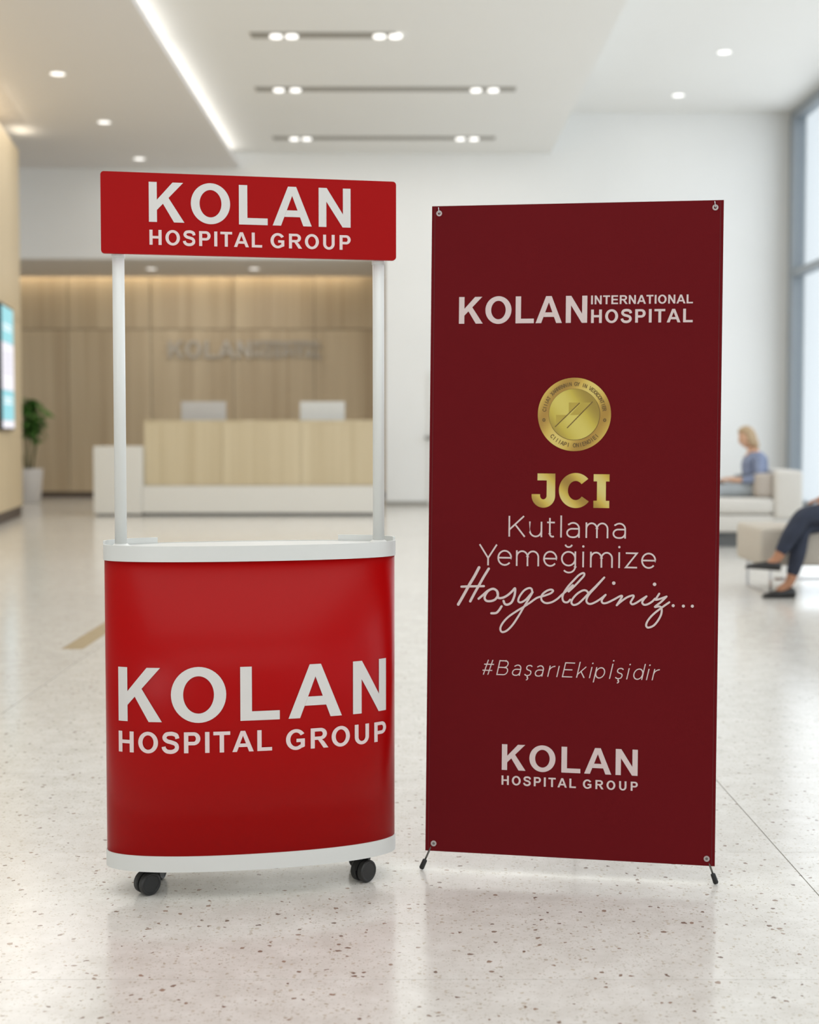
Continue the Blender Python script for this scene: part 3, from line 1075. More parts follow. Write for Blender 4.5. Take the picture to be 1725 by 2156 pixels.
SCRIPT = [
    [(-0.2562, 0.797), (-0.269, 0.7723), (-0.2825, 0.7492), (-0.2978, 0.721), (-0.3137, 0.6928)],
    [(-0.2289, 0.7941), (-0.2437, 0.7697), (-0.2546, 0.7496), (-0.2675, 0.7265), (-0.2799, 0.7024)],
    [(-0.3052, 0.7425), (-0.2849, 0.7436), (-0.2646, 0.7445), (-0.242, 0.7454)],
    [(-0.2565, 0.7101), (-0.2441, 0.7209), (-0.2301, 0.7331), (-0.2161, 0.7383), (-0.2049, 0.7325), (-0.2027, 0.7206), (-0.2097, 0.7095), (-0.2217, 0.7044), (-0.2348, 0.7051), (-0.2396, 0.713), (-0.2361, 0.724), (-0.2281, 0.7337), (-0.2161, 0.7385), (-0.2059, 0.7334), (-0.2028, 0.7226), (-0.2006, 0.7137), (-0.1876, 0.7149), (-0.1736, 0.723), (-0.1617, 0.7341), (-0.1552, 0.7412), (-0.1543, 0.7333), (-0.1565, 0.7193), (-0.1633, 0.7034), (-0.1733, 0.6962), (-0.1823, 0.6971), (-0.1865, 0.7059)],
    [(-0.1917, 0.6906), (-0.1992, 0.6789), (-0.2071, 0.6718), (-0.2202, 0.6706)],
    [(-0.1066, 0.731), (-0.1087, 0.7409), (-0.1167, 0.7428), (-0.1297, 0.7356), (-0.1415, 0.7196), (-0.1453, 0.7066), (-0.1382, 0.7028), (-0.1253, 0.7099), (-0.1135, 0.723), (-0.1056, 0.732), (-0.1154, 0.7141), (-0.131, 0.688), (-0.1447, 0.664), (-0.1605, 0.6399), (-0.1763, 0.6237), (-0.1894, 0.6194), (-0.1945, 0.6283), (-0.1887, 0.6433), (-0.1728, 0.6615), (-0.1489, 0.6788), (-0.1311, 0.69), (-0.1132, 0.7022), (-0.0934, 0.7164), (-0.0736, 0.7227), (-0.0558, 0.7299), (-0.0489, 0.7369), (-0.0549, 0.7403), (-0.0678, 0.7356), (-0.0796, 0.7245), (-0.0804, 0.7107), (-0.0693, 0.703), (-0.0534, 0.7052), (-0.0377, 0.7144), (-0.0239, 0.7274), (-0.0103, 0.7390), (0.0054, 0.7540)],
    [(-0.0060, 0.7360), (0.01, 0.7514), (0.0247, 0.7675), (0.0362, 0.7815), (0.034, 0.7878), (0.0224, 0.7823), (0.0077, 0.7673), (-0.0091, 0.748), (-0.0206, 0.7287), (-0.0225, 0.7159), (-0.0181, 0.7075), (-0.0085, 0.7066), (-0.0012, 0.7141)],
    [(0.0486, 0.7319), (0.0432, 0.7392), (0.0336, 0.7401), (0.0188, 0.7314), (0.0062, 0.7174), (0.0021, 0.7057), (0.0086, 0.6995), (0.0213, 0.7039), (0.036, 0.7179), (0.0486, 0.7319), (0.0695, 0.7534), (0.0914, 0.7769)],
    [(0.0914, 0.7769), (0.0695, 0.7513), (0.0507, 0.7298), (0.0435, 0.7149), (0.0457, 0.7064), (0.0543, 0.7034), (0.068, 0.7089), (0.0827, 0.7187), (0.0956, 0.7295)],
    [(0.0956, 0.7295), (0.089, 0.7209), (0.0849, 0.7124), (0.0892, 0.7065), (0.0997, 0.7078), (0.1165, 0.7161), (0.1353, 0.7269), (0.1406, 0.7266), (0.1365, 0.7185), (0.1262, 0.7015)],
    [(0.1262, 0.7015), (0.1377, 0.7122), (0.1543, 0.7241), (0.169, 0.7296), (0.1721, 0.7265), (0.167, 0.7169), (0.164, 0.7106), (0.1683, 0.7054), (0.1777, 0.7087), (0.1922, 0.7184), (0.2067, 0.7281)],
    [(0.2067, 0.7281), (0.1995, 0.7196), (0.1954, 0.7111), (0.1997, 0.7053), (0.2091, 0.7061), (0.2216, 0.7136), (0.2298, 0.7222)],
    [(0.2411, 0.736), (0.234, 0.7243), (0.2319, 0.7191), (0.2444, 0.7224), (0.261, 0.729)],
    [(0.261, 0.729), (0.2466, 0.714), (0.2301, 0.7001), (0.2426, 0.7014), (0.248, 0.6952), (0.2471, 0.6805), (0.239, 0.6635), (0.2267, 0.6486), (0.2122, 0.643), (0.2068, 0.6492), (0.2119, 0.663), (0.2262, 0.6801), (0.2469, 0.6973), (0.2685, 0.7134)],
]
P = []
for k, s in enumerate(SCRIPT):
    wd = .0078 if k in (0,) else (.0070 if k == 1 else (.0062 if k < 5 else .0054))
    c = catmull(s, 7)
    P += strip(c, wd)
    P += disc(c[0][0], c[0][1], wd / 2, 10) + disc(c[-1][0], c[-1][1], wd / 2, 10)
for x, y in ((.1175, .7621), (.2282, .7614)): P += disc(x, y, .0048)
for x, y in ((.2791, .7045), (.3065, .704), (.3305, .7044)): P += disc(x, y, .0042)
o = print_on('lettering', P, M['pink_print'])
o['label'] = 'handwritten-style word'

# gold JCI
P = []
cy0 = .9668; ch = .0922
P += [[(-.0957, 1.0406), (-.0464, 1.0406), (-.0464, 1.0597), (-.0957, 1.0597)], R(-.0700, .9970, -.0464, 1.0406)]
P += ring(-.0790, .9985, .0326, .0330, .0090, .0100, 180, 360, 24) + [R(-.1116, .9985, -.0880, 1.0026)]
P += ring(.0100, 1.0138, .0462, .0481, .0213, .0262, 42, 322, 44)
P += [R(.0590, 1.0395, .1024, 1.0592), R(.0590, .9668, .1024, .9866), R(.0684, .9866, .0928, 1.0395)]
print_on('gold_lettering', P, M['gold'], label='gold gradient letters JCI')

# gold seal
mx_, my_, mr_ = .0037, 1.2224, .1006
print_on('seal', disc(mx_, my_, mr_, 72), M['gold_rim'], .0008, 'round gold seal')
seal = [c for c in sheet.children if c.name.startswith('seal')][0]


def seal_print(name, P, m, d):
    return polys_mesh(name, P, lambda x, z: bf(x * KS, z * VS, d), m, seal)


seal_print('seal_disc', disc(mx_, my_, .0702, 64), M['gold_disc'], .0010)
K_ = 1.668e-4
zz = lambda X, Y: (mx_ + (X - 862) * K_, my_ - (Y - 725) * K_)
seal_print('seal_step', [[zz(770, 530), zz(948, 530), zz(770, 705)]], M['gold_shade'], .0012)
seal_print('seal_step', [[zz(560, 735), zz(742, 735), zz(560, 915)]], M['gold_shade'], .0012)
seal_print('seal_step', [[zz(985, 530), zz(1140, 530), zz(945, 728), zz(900, 735), zz(790, 735)]], M['gold_shade'], .0012)
P = strip([(mx_ - .0525, my_ - .0345), (mx_ + .0145, my_ + .0315)], .0026) + strip([(mx_ - .0195, my_ - .0375), (mx_ + .0500, my_ + .0350)], .0026)
P += strip(arc(mx_, my_, .0702, .0702, -150, 30, 50), .0012) + strip(arc(mx_, my_, .0702, .0702, 30, 210, 50), .0005)
P += ring(mx_ - .0835, my_ - .0155, .0045, .0050, .0018, .002, 0, 360, 12) + ring(mx_ + .0835, my_ - .0155, .0045, .0050, .0018, .002, 0, 360, 12)
seal_print('seal_lines', P, M['gold_ink'], .0014)


def round_text(txt, a0, a1, r, cap, flip=False):
    out = []
    n = len(txt)
    for i, c in enumerate(txt):
        if c == ' ': continue
        ang = radians(a0 + (a1 - a0) * i / (n - 1))
        A, l, rr, G = BOLD[c]
        s = cap / 716
        for p in G:
            q = []
            for x, y in p:
                X, Y = (x - (l + rr) / 2) * s * .82, y * s
                if not flip:
                    rad = r + Y
                    q.append((mx_ + rad * cos(ang) + X * sin(ang), my_ + rad * sin(ang) - X * cos(ang)))
                else:
                    rad = r - Y
                    q.append((mx_ + rad * cos(ang) - X * sin(ang), my_ + rad * sin(ang) + X * cos(ang)))
            out.append(q)
    return out


P = round_text('CIIIAT XARRRNNIN GY IN VEXXCONTIER', 172, 9, .0780, .0108)
seal_print('seal_lettering', P, M['gold_ink'], .0014)
P = round_text('CIIIAPI ONIENOIEI', 225, 317, .0905, .0115, True)
seal_print('seal_lettering', P, M['gold_ink'], .0014)

# eyelets and hooks
for u, v, hook in ((-.3795, 1.7797, 1), (.3776, 1.7803, 1), (-.3764, .0212, 0), (.378, .0196, 0)):
    P = ring(u, v, .0080, .0080, .0036, .0036, 0, 360, 24)
    e = polys_mesh('eyelet', P, lambda x, z: bf(x * KS, z * VS, .0014), M['eyelet'], sheet)
    sm = e.modifiers.new('thickness', 'SOLIDIFY'); sm.thickness = .0016
    if hook:
        c = bf(u * KS, v * VS, .003)
        t = bf((u - .0018) * KS, (v + .0145) * VS, .003)
        k = bf((u - .002) * KS, (v + .0200) * VS, -.006)
        tube('hook', [bf((u + .002) * KS, (v - .002) * VS, -.002), bf(u * KS, (v + .001) * VS, .0035), t, k], .0013, M['chrome'], e, 8)
    else:
        polys_mesh('pin', disc(u, v, .0030, 12), lambda x, z: bf(x * KS, z * VS, .0022), M['rod'], e)

# frame behind: hub, two upper arms, two lower arms with rubber feet, rear leg
hub = bf(0, .92, -.045)
tube('frame_hub', [(hub[0], hub[1] - .02, hub[2]), (hub[0], hub[1] + .03, hub[2])], .028, M['black'], bn, 20)
for s in (-1, 1):
    tube('upper_arm', [hub, bf(s * .37, 1.79, -.006)], .0035, M['rod'], bn, 10)
    foot = Vector((s * .4045, -.006, .012))
    if s > 0: foot = Vector((.3985, -.004, .012))
    mid_ = Vector(bf(s * .372, .035, -.006))
    arm = tube('lower_arm', [hub, mid_, foot], .0028, M['rod'], bn, 10)
    d = (foot - mid_).normalized()
    tube('rubber_foot', [foot - d * .019, foot - d * .017, foot + d * .006, foot + d * .0095], [.0052, .0066, .0072, .005], M['rubber'], arm, 16)
rl = tube('rear_leg', [hub, (0, .52, .014)], .0045, M['rod'], bn, 10)
tube('rubber_foot', [(0, .505, .02), (0, .53, .0085)], .008, M['rubber'], rl, 12)

# ================================================================= RECEPTION
dk = empty('reception_desk', (-2.22, 20.8, 0))
tag(dk, 'long light oak reception desk on a white plinth with a low white side cabinet', 'desk')
dx0, dx1 = -1.79, 1.77
nseg = 3
for k in range(nseg):
    a = dx0 + (dx1 - dx0) * k / nseg
    c = dx0 + (dx1 - dx0) * (k + 1) / nseg
    box('front_panel', a + .002, c - .002, 0.0, .04, .455, 1.40, M['wood_desk'], dk)
box('front_core', dx0, dx1, .04, .10, .44, 1.40, M['white_desk'], dk)
box('counter_top', dx0 - .0, dx1, -.005, .32, 1.40, 1.435, M['wood_desk'], dk, .004)
box('side_panel', dx1 - .05, dx1, .04, .95, .05, 1.40, M['wood_desk'], dk)
box('side_panel', dx0, dx0 + .05, .04, .95, .05, 1.40, M['wood_desk'], dk)
box('plinth', dx0 + .0, dx1 - .02, -.16, .55, .045, .447, M['white_desk'], dk, .01)
box('toe_kick', dx0 + .05, dx1 - .1, -.12, .55, 0.0, .045, M['plinth'], dk)
box('worktop', dx0 + .05, dx1 - .05, .1, .95, .95, .99, M['white_desk'], dk)
o = box('side_cabinet', dx0 - .73, dx0 - .004, -.17, .60, .03, 1.045, M['white_desk'], dk, .012)
box('toe_kick', dx0 - .70, dx0 - .04, -.13, .56, 0.0, .03, M['plinth'], dk)


def monitor(x, m, label):
    r = empty('computer_monitor', (x, 21.35, .99))
    tag(r, label, 'monitor', 'monitors on the reception desk')
    box('display_housing', -.345, .345, 0, .035, .22, .74, m, r, .008)
    box('display_screen', -.335, .335, .035, .038, .235, .73, M['screen'], r)
    box('stand_column', -.05, .05, -.03, 0.0, .012, .42, m, r, .006)
    box('stand_base', -.15, .15, -.10, .12, 0, .012, m, r, .004)


monitor(-3.19, M['monitor'], 'grey backed computer monitor on the reception desk, the left one')
monitor(-1.35, M['mon_white'], 'white backed computer monitor on the reception desk, the right one by the post')

# metal lettering on the oak wall
wt = empty('wall_lettering', (-3.15, YB, 2.69))
tag(wt, 'brushed metal letters KOLAN INTERNATIONAL HOSPITAL on the oak wall above the desk', 'sign')


def letters3d(text, x0, x1, z0, cap):
    s = cap / 716.0
    nat = sum(BOLD[c][0] for c in text) - BOLD[text[0]][1] - (BOLD[text[-1]][0] - BOLD[text[-1]][2])
    tr = ((x1 - x0) / s - nat) / (len(text) - 1)
    pen = -BOLD[text[0]][1]
    for c in text:
        if c != ' ':
            P = [[(x0 + (pen + x) * s, z0 + y * s) for x, y in p] for p in BOLD[c][3]]
            bm = bmesh.new()
            for p in P:
                fr = [bm.verts.new((x, -.05, y)) for x, y in p]
                bk = [bm.verts.new((x, -.012, y)) for x, y in p]
                n = len(p)
                try:
                    bm.faces.new(fr)
                    bm.faces.new(bk[::-1])
                except Exception: pass
                for i in range(n):
                    bm.faces.new((fr[i], bk[i], bk[(i + 1) % n], fr[(i + 1) % n]))
            build('letter', bm, M['letters_metal'], wt)
        pen += BOLD[c][0] + tr


letters3d('KOLAN', -1.49, .10, 0.0, .335)
letters3d('INTERNATIONAL', .15, 1.46, .215, .12)
letters3d('HOSPITAL', .15, 1.46, 0.0, .175)

# wall screen on the maple wall
Ly = Vector((sin(-lwr) * -1, 0, 0))
scn = empty('display_screen', (-5.825, 20.72, 0), lwr)
tag(scn, 'tall lit information screen with teal and white bands on the maple wall', 'screen')
box('screen_frame', .002, .06, -2.27, -1.17, 1.27, 3.0, M['screen'], scn, .02, 3)


def emit(name, col, s):
    return mat(name, (0.02, 0.02, 0.02, 1), .2, emis=col, estr=s)


teal, pale = emit('screen_teal', srgb(126, 196, 208), .95), emit('screen_white', srgb(226, 226, 236), .9)
for z0, z1, m, nm in ((2.48, 2.96, teal, 'picture_band'), (1.83, 2.475, pale, 'picture_band'), (1.42, 1.825, teal, 'picture_band'), (1.31, 1.415, pale, 'picture_band')):
    box(nm, .06, .0625, -2.24, -1.205, z0, z1, m, scn)
for z in (2.70, 2.64, 2.30, 2.22, 2.14, 2.06, 1.70, 1.64):
    box('text_bar', .0625, 0.0635, -2.12, -1.37 - .1 * (z % .3), z, z + .028, emit('screen_bar', srgb(236, 240, 244) if z > 2.4 or z < 1.8 else srgb(190, 190, 206), .9), scn)

# potted plant in the alcove
pt = empty('potted_plant', (-6.84, 24.75, 0))
tag(pt, 'bushy green plant in a tall white pot by the oak wall', 'plant')
b = bmesh.new()
n = 28
prof = [(.17, 0), (.20, .03), (.25, .58), (.25, .61), (.225, .61), (.22, .56)]
rows = [[b.verts.new((r_ * cos(2 * pi * k / n), r_ * sin(2 * pi * k / n), z)) for r_, z in prof] for k in range(n)]
for k in range(n):
    for q in range(len(prof) - 1):
        b.faces.new((rows[k][q], rows[(k + 1) % n][q], rows[(k + 1) % n][q + 1], rows[k][q + 1]))
b.faces.new([rows[k][0] for k in range(n)][::-1])
autosmooth(build('pot', b, M['pot'], pt), 40)
b = bmesh.new()
prism_bm(b, [(.222 * cos(2 * pi * k / 24), .222 * sin(2 * pi * k / 24)) for k in range(24)], .50, .56)
build('soil', b, M['soil'], pt)
b = bmesh.new()
L_, N_ = .30, 6
vs = []
for i in range(N_ + 1):
    t = i / N_
    wd = .062 * sin(pi * min(1, t * .9 + .08)) ** .8
    z = .05 * sin(pi * t) - .07 * t * t
    vs.append([b.verts.new((-wd, t * L_, z + .012)), b.verts.new((0, t * L_, z)), b.verts.new((wd, t * L_, z + .012))])
for i in range(N_):
    for q in range(2):
        b.faces.new((vs[i][q], vs[i][q + 1], vs[i + 1][q + 1], vs[i + 1][q]))
lf = bpy.data.meshes.new('leaf')
b.to_mesh(lf); b.free()
lf.materials.append(M['leaf'])
for p in lf.polygons: p.use_smooth = True
rnd = random.Random(5)
for k in range(7):
    a = k * 2.4
    top = Vector((.20 * cos(a) * rnd.uniform(.3, 1), .20 * sin(a) * rnd.uniform(.3, 1), rnd.uniform(1.35, 1.75)))
    base = Vector((.05 * cos(a), .05 * sin(a), .54))
    md = (top + base) / 2 + Vector((.05 * cos(a), .05 * sin(a), 0))
    pts = [base, md, top]
    tube('stem', pts, [.012, .009, .005], M['stem'], pt, 8)
    for j in range(11):
        t = .55 + .47 * j / 10
        c = base.lerp(top, t)
        o = bpy.data.objects.new('leaf', lf)
        COL.objects.link(o)
        o.parent = pt
        o.location = c
        s = rnd.uniform(.95, 1.3)
        o.scale = (s, s, s)
        o.rotation_euler = (rnd.uniform(-.2, .9), rnd.uniform(-.4, .4), rnd.uniform(0, 2 * pi))

# ================================================================= WAITING AREA
sf = empty('lounge_chair', (3.4, 14.9, 0))
tag(sf, 'pale upholstered lounge seat with a block backrest by the window wall, the farther seat', 'sofa')
o = box('seat', -1.15, .56, -.02, .80, .355, .535, M['sofa_a'], sf, .06, 4)
box('seat_base', -1.12, .56, 0.0, .78, .16, .35, M['sofa_a'], sf, .03, 3)
box('backrest', .55, .86, -.035, .80, .30, .835, M['sofa_a'], sf, .05, 4)
o = box('back_cushion', .36, .56, .04, .74, .535, .80, M['sofa_b'], sf, .05, 4)
box('plinth', -1.0, .5, .08, .72, 0.0, .16, M['plinth'], sf)

bc = empty('bench_seat', (3.6, 10.75, 0))
tag(bc, 'beige upholstered bench on a flat chrome sled base, the nearer seat at the right edge', 'sofa')
box('seat', -.95, 1.1, -.36, .40, .225, .515, M['bench'], bc, .035, 3)
for x in (-.86, 1.0):
    b = bmesh.new()
    box_bm(x - .008, x + .008, -.34, .38, 0, .014, bm=b)
    box_bm(x - .008, x + .008, -.34, -.325, .014, .225, bm=b)
    box_bm(x - .008, x + .008, .365, .38, .014, .225, bm=b)
    build('sled_leg', b, M['chrome'], bc)
box('sled_rail', -.83, .97, -.345, -.325, .115, .135, M['chrome'], bc)


def skin(name, joints, edges, m, parent, sub=2, head=None, extra=None):
    """joints: name -> (x, y, z, rx, ry); grows one continuous surface"""
    names = list(joints)
    me = bpy.data.meshes.new('skel')
    me.from_pydata([joints[n][:3] for n in names], [(names.index(a), names.index(b_)) for a, b_ in edges], [])
    o = bpy.data.objects.new('skel', me)
    COL.objects.link(o)
    md_ = o.modifiers.new('skin', 'SKIN')
    md_.use_smooth_shade = True
    for i, n in enumerate(names):
        v = me.skin_vertices[0].data[i]
        j = joints[n]
        v.radius = (j[3], j[4] if len(j) > 4 else j[3])
        v.use_root = (i == 0)
    ss = o.modifiers.new('sub', 'SUBSURF'); ss.levels = sub; ss.render_levels = sub
    dg = bpy.context.evaluated_depsgraph_get()
    ev = o.evaluated_get(dg)
    res = bpy.data.meshes.new_from_object(ev)
    bpy.data.objects.remove(o)
    if extra:
        bm = bmesh.new()
        bm.from_mesh(res)
        extra(bm)
        bm.to_mesh(res)
        bm.free()
    res.materials.clear()
    return link(name, res, m, parent, True)


def head_into(bm, c, fwd, up, s=1.0):
    """head with brow, nose, lips, chin and ears merged into bm; c = centre of skull"""
    fwd = Vector(fwd).normalized(); up = Vector(up)
    up = (up - fwd * up.dot(fwd)).normalized()
    side = fwd.cross(up)
    t = bmesh.new()
    bmesh.ops.create_uvsphere(t, u_segments=28, v_segments=20, radius=1)
    for v in t.verts:
        x, y, z = v.co        # y = forward
        w_ = .074 * (1 - .30 * max(0, -z) ** 1.3)
        X = x * w_
        Y = y * (.094 if y < 0 else .090) * (1 - .12 * max(0, -z))
        Z = z * .118
        if y > 0:
            Y += .012 * math.exp(-((z + .85) / .22) ** 2) * max(0, 1 - abs(x) * 1.6)      # chin
            Y -= .008 * math.exp(-((z - .10) / .12) ** 2) * math.exp(-((abs(x) - .42) / .2) ** 2)  # eye sockets
            Y += .004 * math.exp(-((z - .28) / .10) ** 2)                                    # brow
            Y += .024 * math.exp(-((z + .12) / .14) ** 2) * math.exp(-(x / .16) ** 2)        # nose
            Y += .007 * math.exp(-((z + .45) / .09) ** 2) * math.exp(-(x / .26) ** 2)        # lips
        v.co = Vector(c) + (side * X + fwd * Y + up * Z) * s
    for sd in (-1, 1):
        e = bmesh.ops.create_uvsphere(t, u_segments=10, v_segments=8, radius=1)
        for v in e['verts']:
            x, y, z = v.co
            v.co = Vector(c) + (side * (sd * .074 + x * .010) + fwd * (-.008 + y * .018 - z * .006) + up * (.0 + z * .032)) * s
    tmp = bpy.data.meshes.new('t'); t.to_mesh(tmp); t.free()
    bm.from_mesh(tmp); bpy.data.meshes.remove(tmp)


def face_bits(parent, c, fwd, up, s=1.0):
    fwd = Vector(fwd).normalized(); up = Vector(up)
    up = (up - fwd * up.dot(fwd)).normalized()
    side = fwd.cross(up)
    for sd in (-1, 1):
        b = bmesh.new()
        bmesh.ops.create_uvsphere(b, u_segments=12, v_segments=8, radius=1)
        for v in b.verts:
            x, y, z = v.co
            v.co = Vector(c) + (side * (sd * .030 + x * .013) + fwd * (.078 + y * .006) + up * (.012 + z * .006)) * s
        build('eye', b, M['eye'], parent, True)
    b = bmesh.new()
    bmesh.ops.create_uvsphere(b, u_segments=14, v_segments=8, radius=1)
    for v in b.verts:
        x, y, z = v.co
        v.co = Vector(c) + (side * (x * .022) + fwd * (.088 + y * .006 - abs(x) * .006) + up * (-.052 + z * .008)) * s
    build('mouth', b, M['lip'], parent, True)


def hair_cap(parent, c, fwd, up, m, s=1.0, length=.06, bun=False):
    fwd = Vector(fwd).normalized(); up = Vector(up)
    up = (up - fwd * up.dot(fwd)).normalized()
    side = fwd.cross(up)
    t = bmesh.new()
    bmesh.ops.create_uvsphere(t, u_segments=32, v_segments=24, radius=1)
    dead = [v for v in t.verts if (v.co.y > .25 and v.co.z < .45 + .1 * v.co.y) or v.co.z < -.75]
    bmesh.ops.delete(t, geom=dead, context='VERTS')
    for v in t.verts:
        x, y, z = v.co
        wob = 1 + .03 * sin(9 * x + 5 * z) * cos(7 * y)
        back = max(0, -y)
        X = x * .087 * wob; Y = y * .104 * wob; Z = z * .128 * wob - (length * back if z < 0 else 0)
        v.co = Vector(c) + (side * X + fwd * Y + up * (Z + .004)) * s
    if bun:
        e = bmesh.ops.create_uvsphere(t, u_segments=14, v_segments=10, radius=.042 * s)
        for v in e['verts']:
            v.co += Vector(c) + (fwd * -.115 + up * .02) * s
    o = build('hair', t, m, parent, True)
    sm = o.modifiers.new('thickness', 'SOLIDIFY'); sm.thickness = .008; sm.offset = 0
    return o


def fingers(joints, edges, wrist, hand, dirv, side, tag_, curl=Vector((0, 0, -.02)), s=1.0):
    """adds a palm and five separate fingers"""
    d = Vector(dirv).normalized(); sd = Vector(side).normalized()
    pc = Vector(hand)
    for k, (off, ln) in enumerate(((-.030, .066), (-.010, .078), (.010, .074), (.029, .058))):
        a = pc + sd * off * s + d * .035 * s
        b_ = a + d * ln * .5 * s + curl * .3
        c = a + d * ln * .85 * s + curl * 1.1
        joints['%sf%da' % (tag_, k)] = (*a, .0095 * s)
        joints['%sf%db' % (tag_, k)] = (*b_, .0085 * s)
        joints['%sf%dc' % (tag_, k)] = (*c, .0072 * s)
        edges += [(hand_key(tag_), '%sf%da' % (tag_, k)), ('%sf%da' % (tag_, k), '%sf%db' % (tag_, k)), ('%sf%db' % (tag_, k), '%sf%dc' % (tag_, k))]
    a = pc - sd * .040 * s + d * .0 * s
    b_ = a + d * .038 * s - sd * .014 * s + curl * .2
    joints[tag_ + 'ta'] = (*a, .0115 * s)
    joints[tag_ + 'tb'] = (*b_, .0090 * s)
    edges += [(hand_key(tag_), tag_ + 'ta'), (tag_ + 'ta', tag_ + 'tb')]


def hand_key(t): return t + 'hand'


def shoe(name, heel, toe, m, parent, s=1.0, open_top=True):
    """low slip-on shoe from heel to toe (ground points)"""
    h, t = Vector(heel), Vector(toe)
    d = (t - h)
    L = d.length
    d.normalize()
    up = Vector((0, 0, 1)); up = (up - d * up.dot(d)).normalized()
    sd = d.cross(up)
    b = bmesh.new()
    rows = []
    prof = [(0, .024, .060), (.05, .034, .076), (.2, .037, .078), (.4, .038, .066), (.6, .045, .056), (.8, .044, .044), (.93, .030, .034), (1.0, .012, .020)]
    for q, w_, hh in prof:
        c = h + d * q * L
        row = []
        for k in range(16):
            a = 2 * pi * k / 16
            z = hh / 2 + hh / 2 * sin(a)
            lift = .022 * (1 - q * 2.6) if q < .38 else 0
            row.append(b.verts.new(c + sd * (w_ * cos(a)) + up * (max(z, .0))))
        rows.append(row)
    for i in range(len(rows) - 1):
        for k in range(16):
            b.faces.new((rows[i][k], rows[i][(k + 1) % 16], rows[i + 1][(k + 1) % 16], rows[i + 1][k]))
    b.faces.new(rows[0][::-1]); b.faces.new(rows[-1])
    return build(name, b, m, parent, True)


# --- seated woman in a blue-grey top, facing left, reading
pw = empty('person', (3.84, 15.25, 0))
tag(pw, 'seated blonde person in blue-grey top and grey trousers, on the farther lounge seat', 'person')
J = {'pelvis': (-.02, 0, .645, .125, .15), 'waist': (-.01, 0, .76, .105, .13), 'chest': (-.02, 0, .90, .115, .155), 'ubreast': (-.02, 0, .98, .09, .14),
     'neck': (-.045, 0, 1.05, .048), 'headb': (-.07, 0, 1.10, .048)}
E_ = [('pelvis', 'waist'), ('waist', 'chest'), ('chest', 'ubreast'), ('ubreast', 'neck'), ('neck', 'headb')]
for t, sy in (('l', -1), ('r', 1)):
    J[t + 'hip'] = (-.06, sy * .09, .625, .09)
    J[t + 'knee'] = (-.48, sy * .10, .60, .062)
    J[t + 'shin'] = (-.52, sy * .10, .36, .052)
    J[t + 'ank'] = (-.55, sy * .10, .105, .036)
    J[t + 'toe'] = (-.68, sy * .11, .045, .030)
    J[t + 'sh'] = (-.01, sy * .165, .975, .056)
    J[t + 'elb'] = (-.02 if sy < 0 else -.05, sy * .225, .735, .042)
    J[t + 'wri'] = (-.255, sy * .13, .72, .028)
    J[t + 'hand'] = (-.315, sy * .105, .725, .026)
    E_ += [('pelvis', t + 'hip'), (t + 'hip', t + 'knee'), (t + 'knee', t + 'shin'), (t + 'shin', t + 'ank'), (t + 'ank', t + 'toe'),
           ('ubreast', t + 'sh'), (t + 'sh', t + 'elb'), (t + 'elb', t + 'wri'), (t + 'wri', t + 'hand')]
    fingers(J, E_, None, J[t + 'hand'][:3], (-1, -.2 * sy, 0), (0, 1, 0), t, Vector((0, 0, -.025)), .9)
HC, HF, HU = (-.105, 0, 1.185), (-1, -.05, -.32), (-.25, 0, 1)
body1 = skin('body', J, E_, M['skin'], pw, 2, extra=lambda bm: head_into(bm, HC, HF, HU, 1.0))
face_bits(body1, HC, HF, HU)
hair_cap(pw, HC, HF, HU, M['blonde'], 1.0, .09, False)
T = {k: (*J[k][:3], J[k][3] + .016, (J[k][4] if len(J[k]) > 4 else J[k][3]) + .016) for k in ('pelvis', 'waist', 'chest', 'ubreast', 'lsh', 'lelb', 'rsh', 'relb')}
for t in 'lr':
    a, b_ = Vector(J[t + 'elb'][:3]), Vector(J[t + 'wri'][:3])
    T[t + 'cuff'] = (*a.lerp(b_, .8), .036, .036)
T['collar'] = (-.035, 0, 1.02, .062, .07)
skin('jumper', T, [('pelvis', 'waist'), ('waist', 'chest'), ('chest', 'ubreast'), ('ubreast', 'collar'), ('ubreast', 'lsh'), ('lsh', 'lelb'), ('lelb', 'lcuff'),
                   ('ubreast', 'rsh'), ('rsh', 'relb'), ('relb', 'rcuff')], M['blue_shirt'], pw)
T = {'pelvis': (-.02, 0, .64, .138, .165)}
ED = []
for t in 'lr':
    for k in ('hip', 'knee', 'shin'):
        T[t + k] = (*J[t + k][:3], J[t + k][3] + .014)
    a, b_ = Vector(J[t + 'shin'][:3]), Vector(J[t + 'ank'][:3])
    T[t + 'hem'] = (*a.lerp(b_, .85), .056)
    ED += [('pelvis', t + 'hip'), (t + 'hip', t + 'knee'), (t + 'knee', t + 'shin'), (t + 'shin', t + 'hem')]
skin('trousers', T, ED, M['grey_trousers'], pw)
for sy in (-1, 1):
    shoe('shoe', (-.515, sy * .10, .0), (-.765, sy * .115, .0), M['shoe'], pw)
tb = empty('tablet_book', (3.84 - .40, 15.25, .70))
tag(tb, 'dark tablet held in the hands of the seated blonde person', 'tablet')
b = box_bm(-.11, .11, -.09, .09, -.008, .008, .004)
o = build('cover', b, M['book'], tb)
o.rotation_euler = (0, radians(22), 0)

# --- second seated person at the right edge, legs crossed, dark navy trousers
pm = empty('person', (3.36, 10.50, 0))
tag(pm, 'seated person with crossed legs, navy trousers and black shoes, at the right edge', 'person')
J = {'pelvis': (.09, .02, .63, .125, .155), 'waist': (.12, .02, .77, .105, .135), 'chest': (.13, .01, .93, .115, .16), 'ubreast': (.12, .01, 1.03, .095, .145),
     'neck': (.10, .0, 1.12, .050), 'headb': (.08, .0, 1.17, .050)}
E_ = [('pelvis', 'waist'), ('waist', 'chest'), ('chest', 'ubreast'), ('ubreast', 'neck'), ('neck', 'headb')]
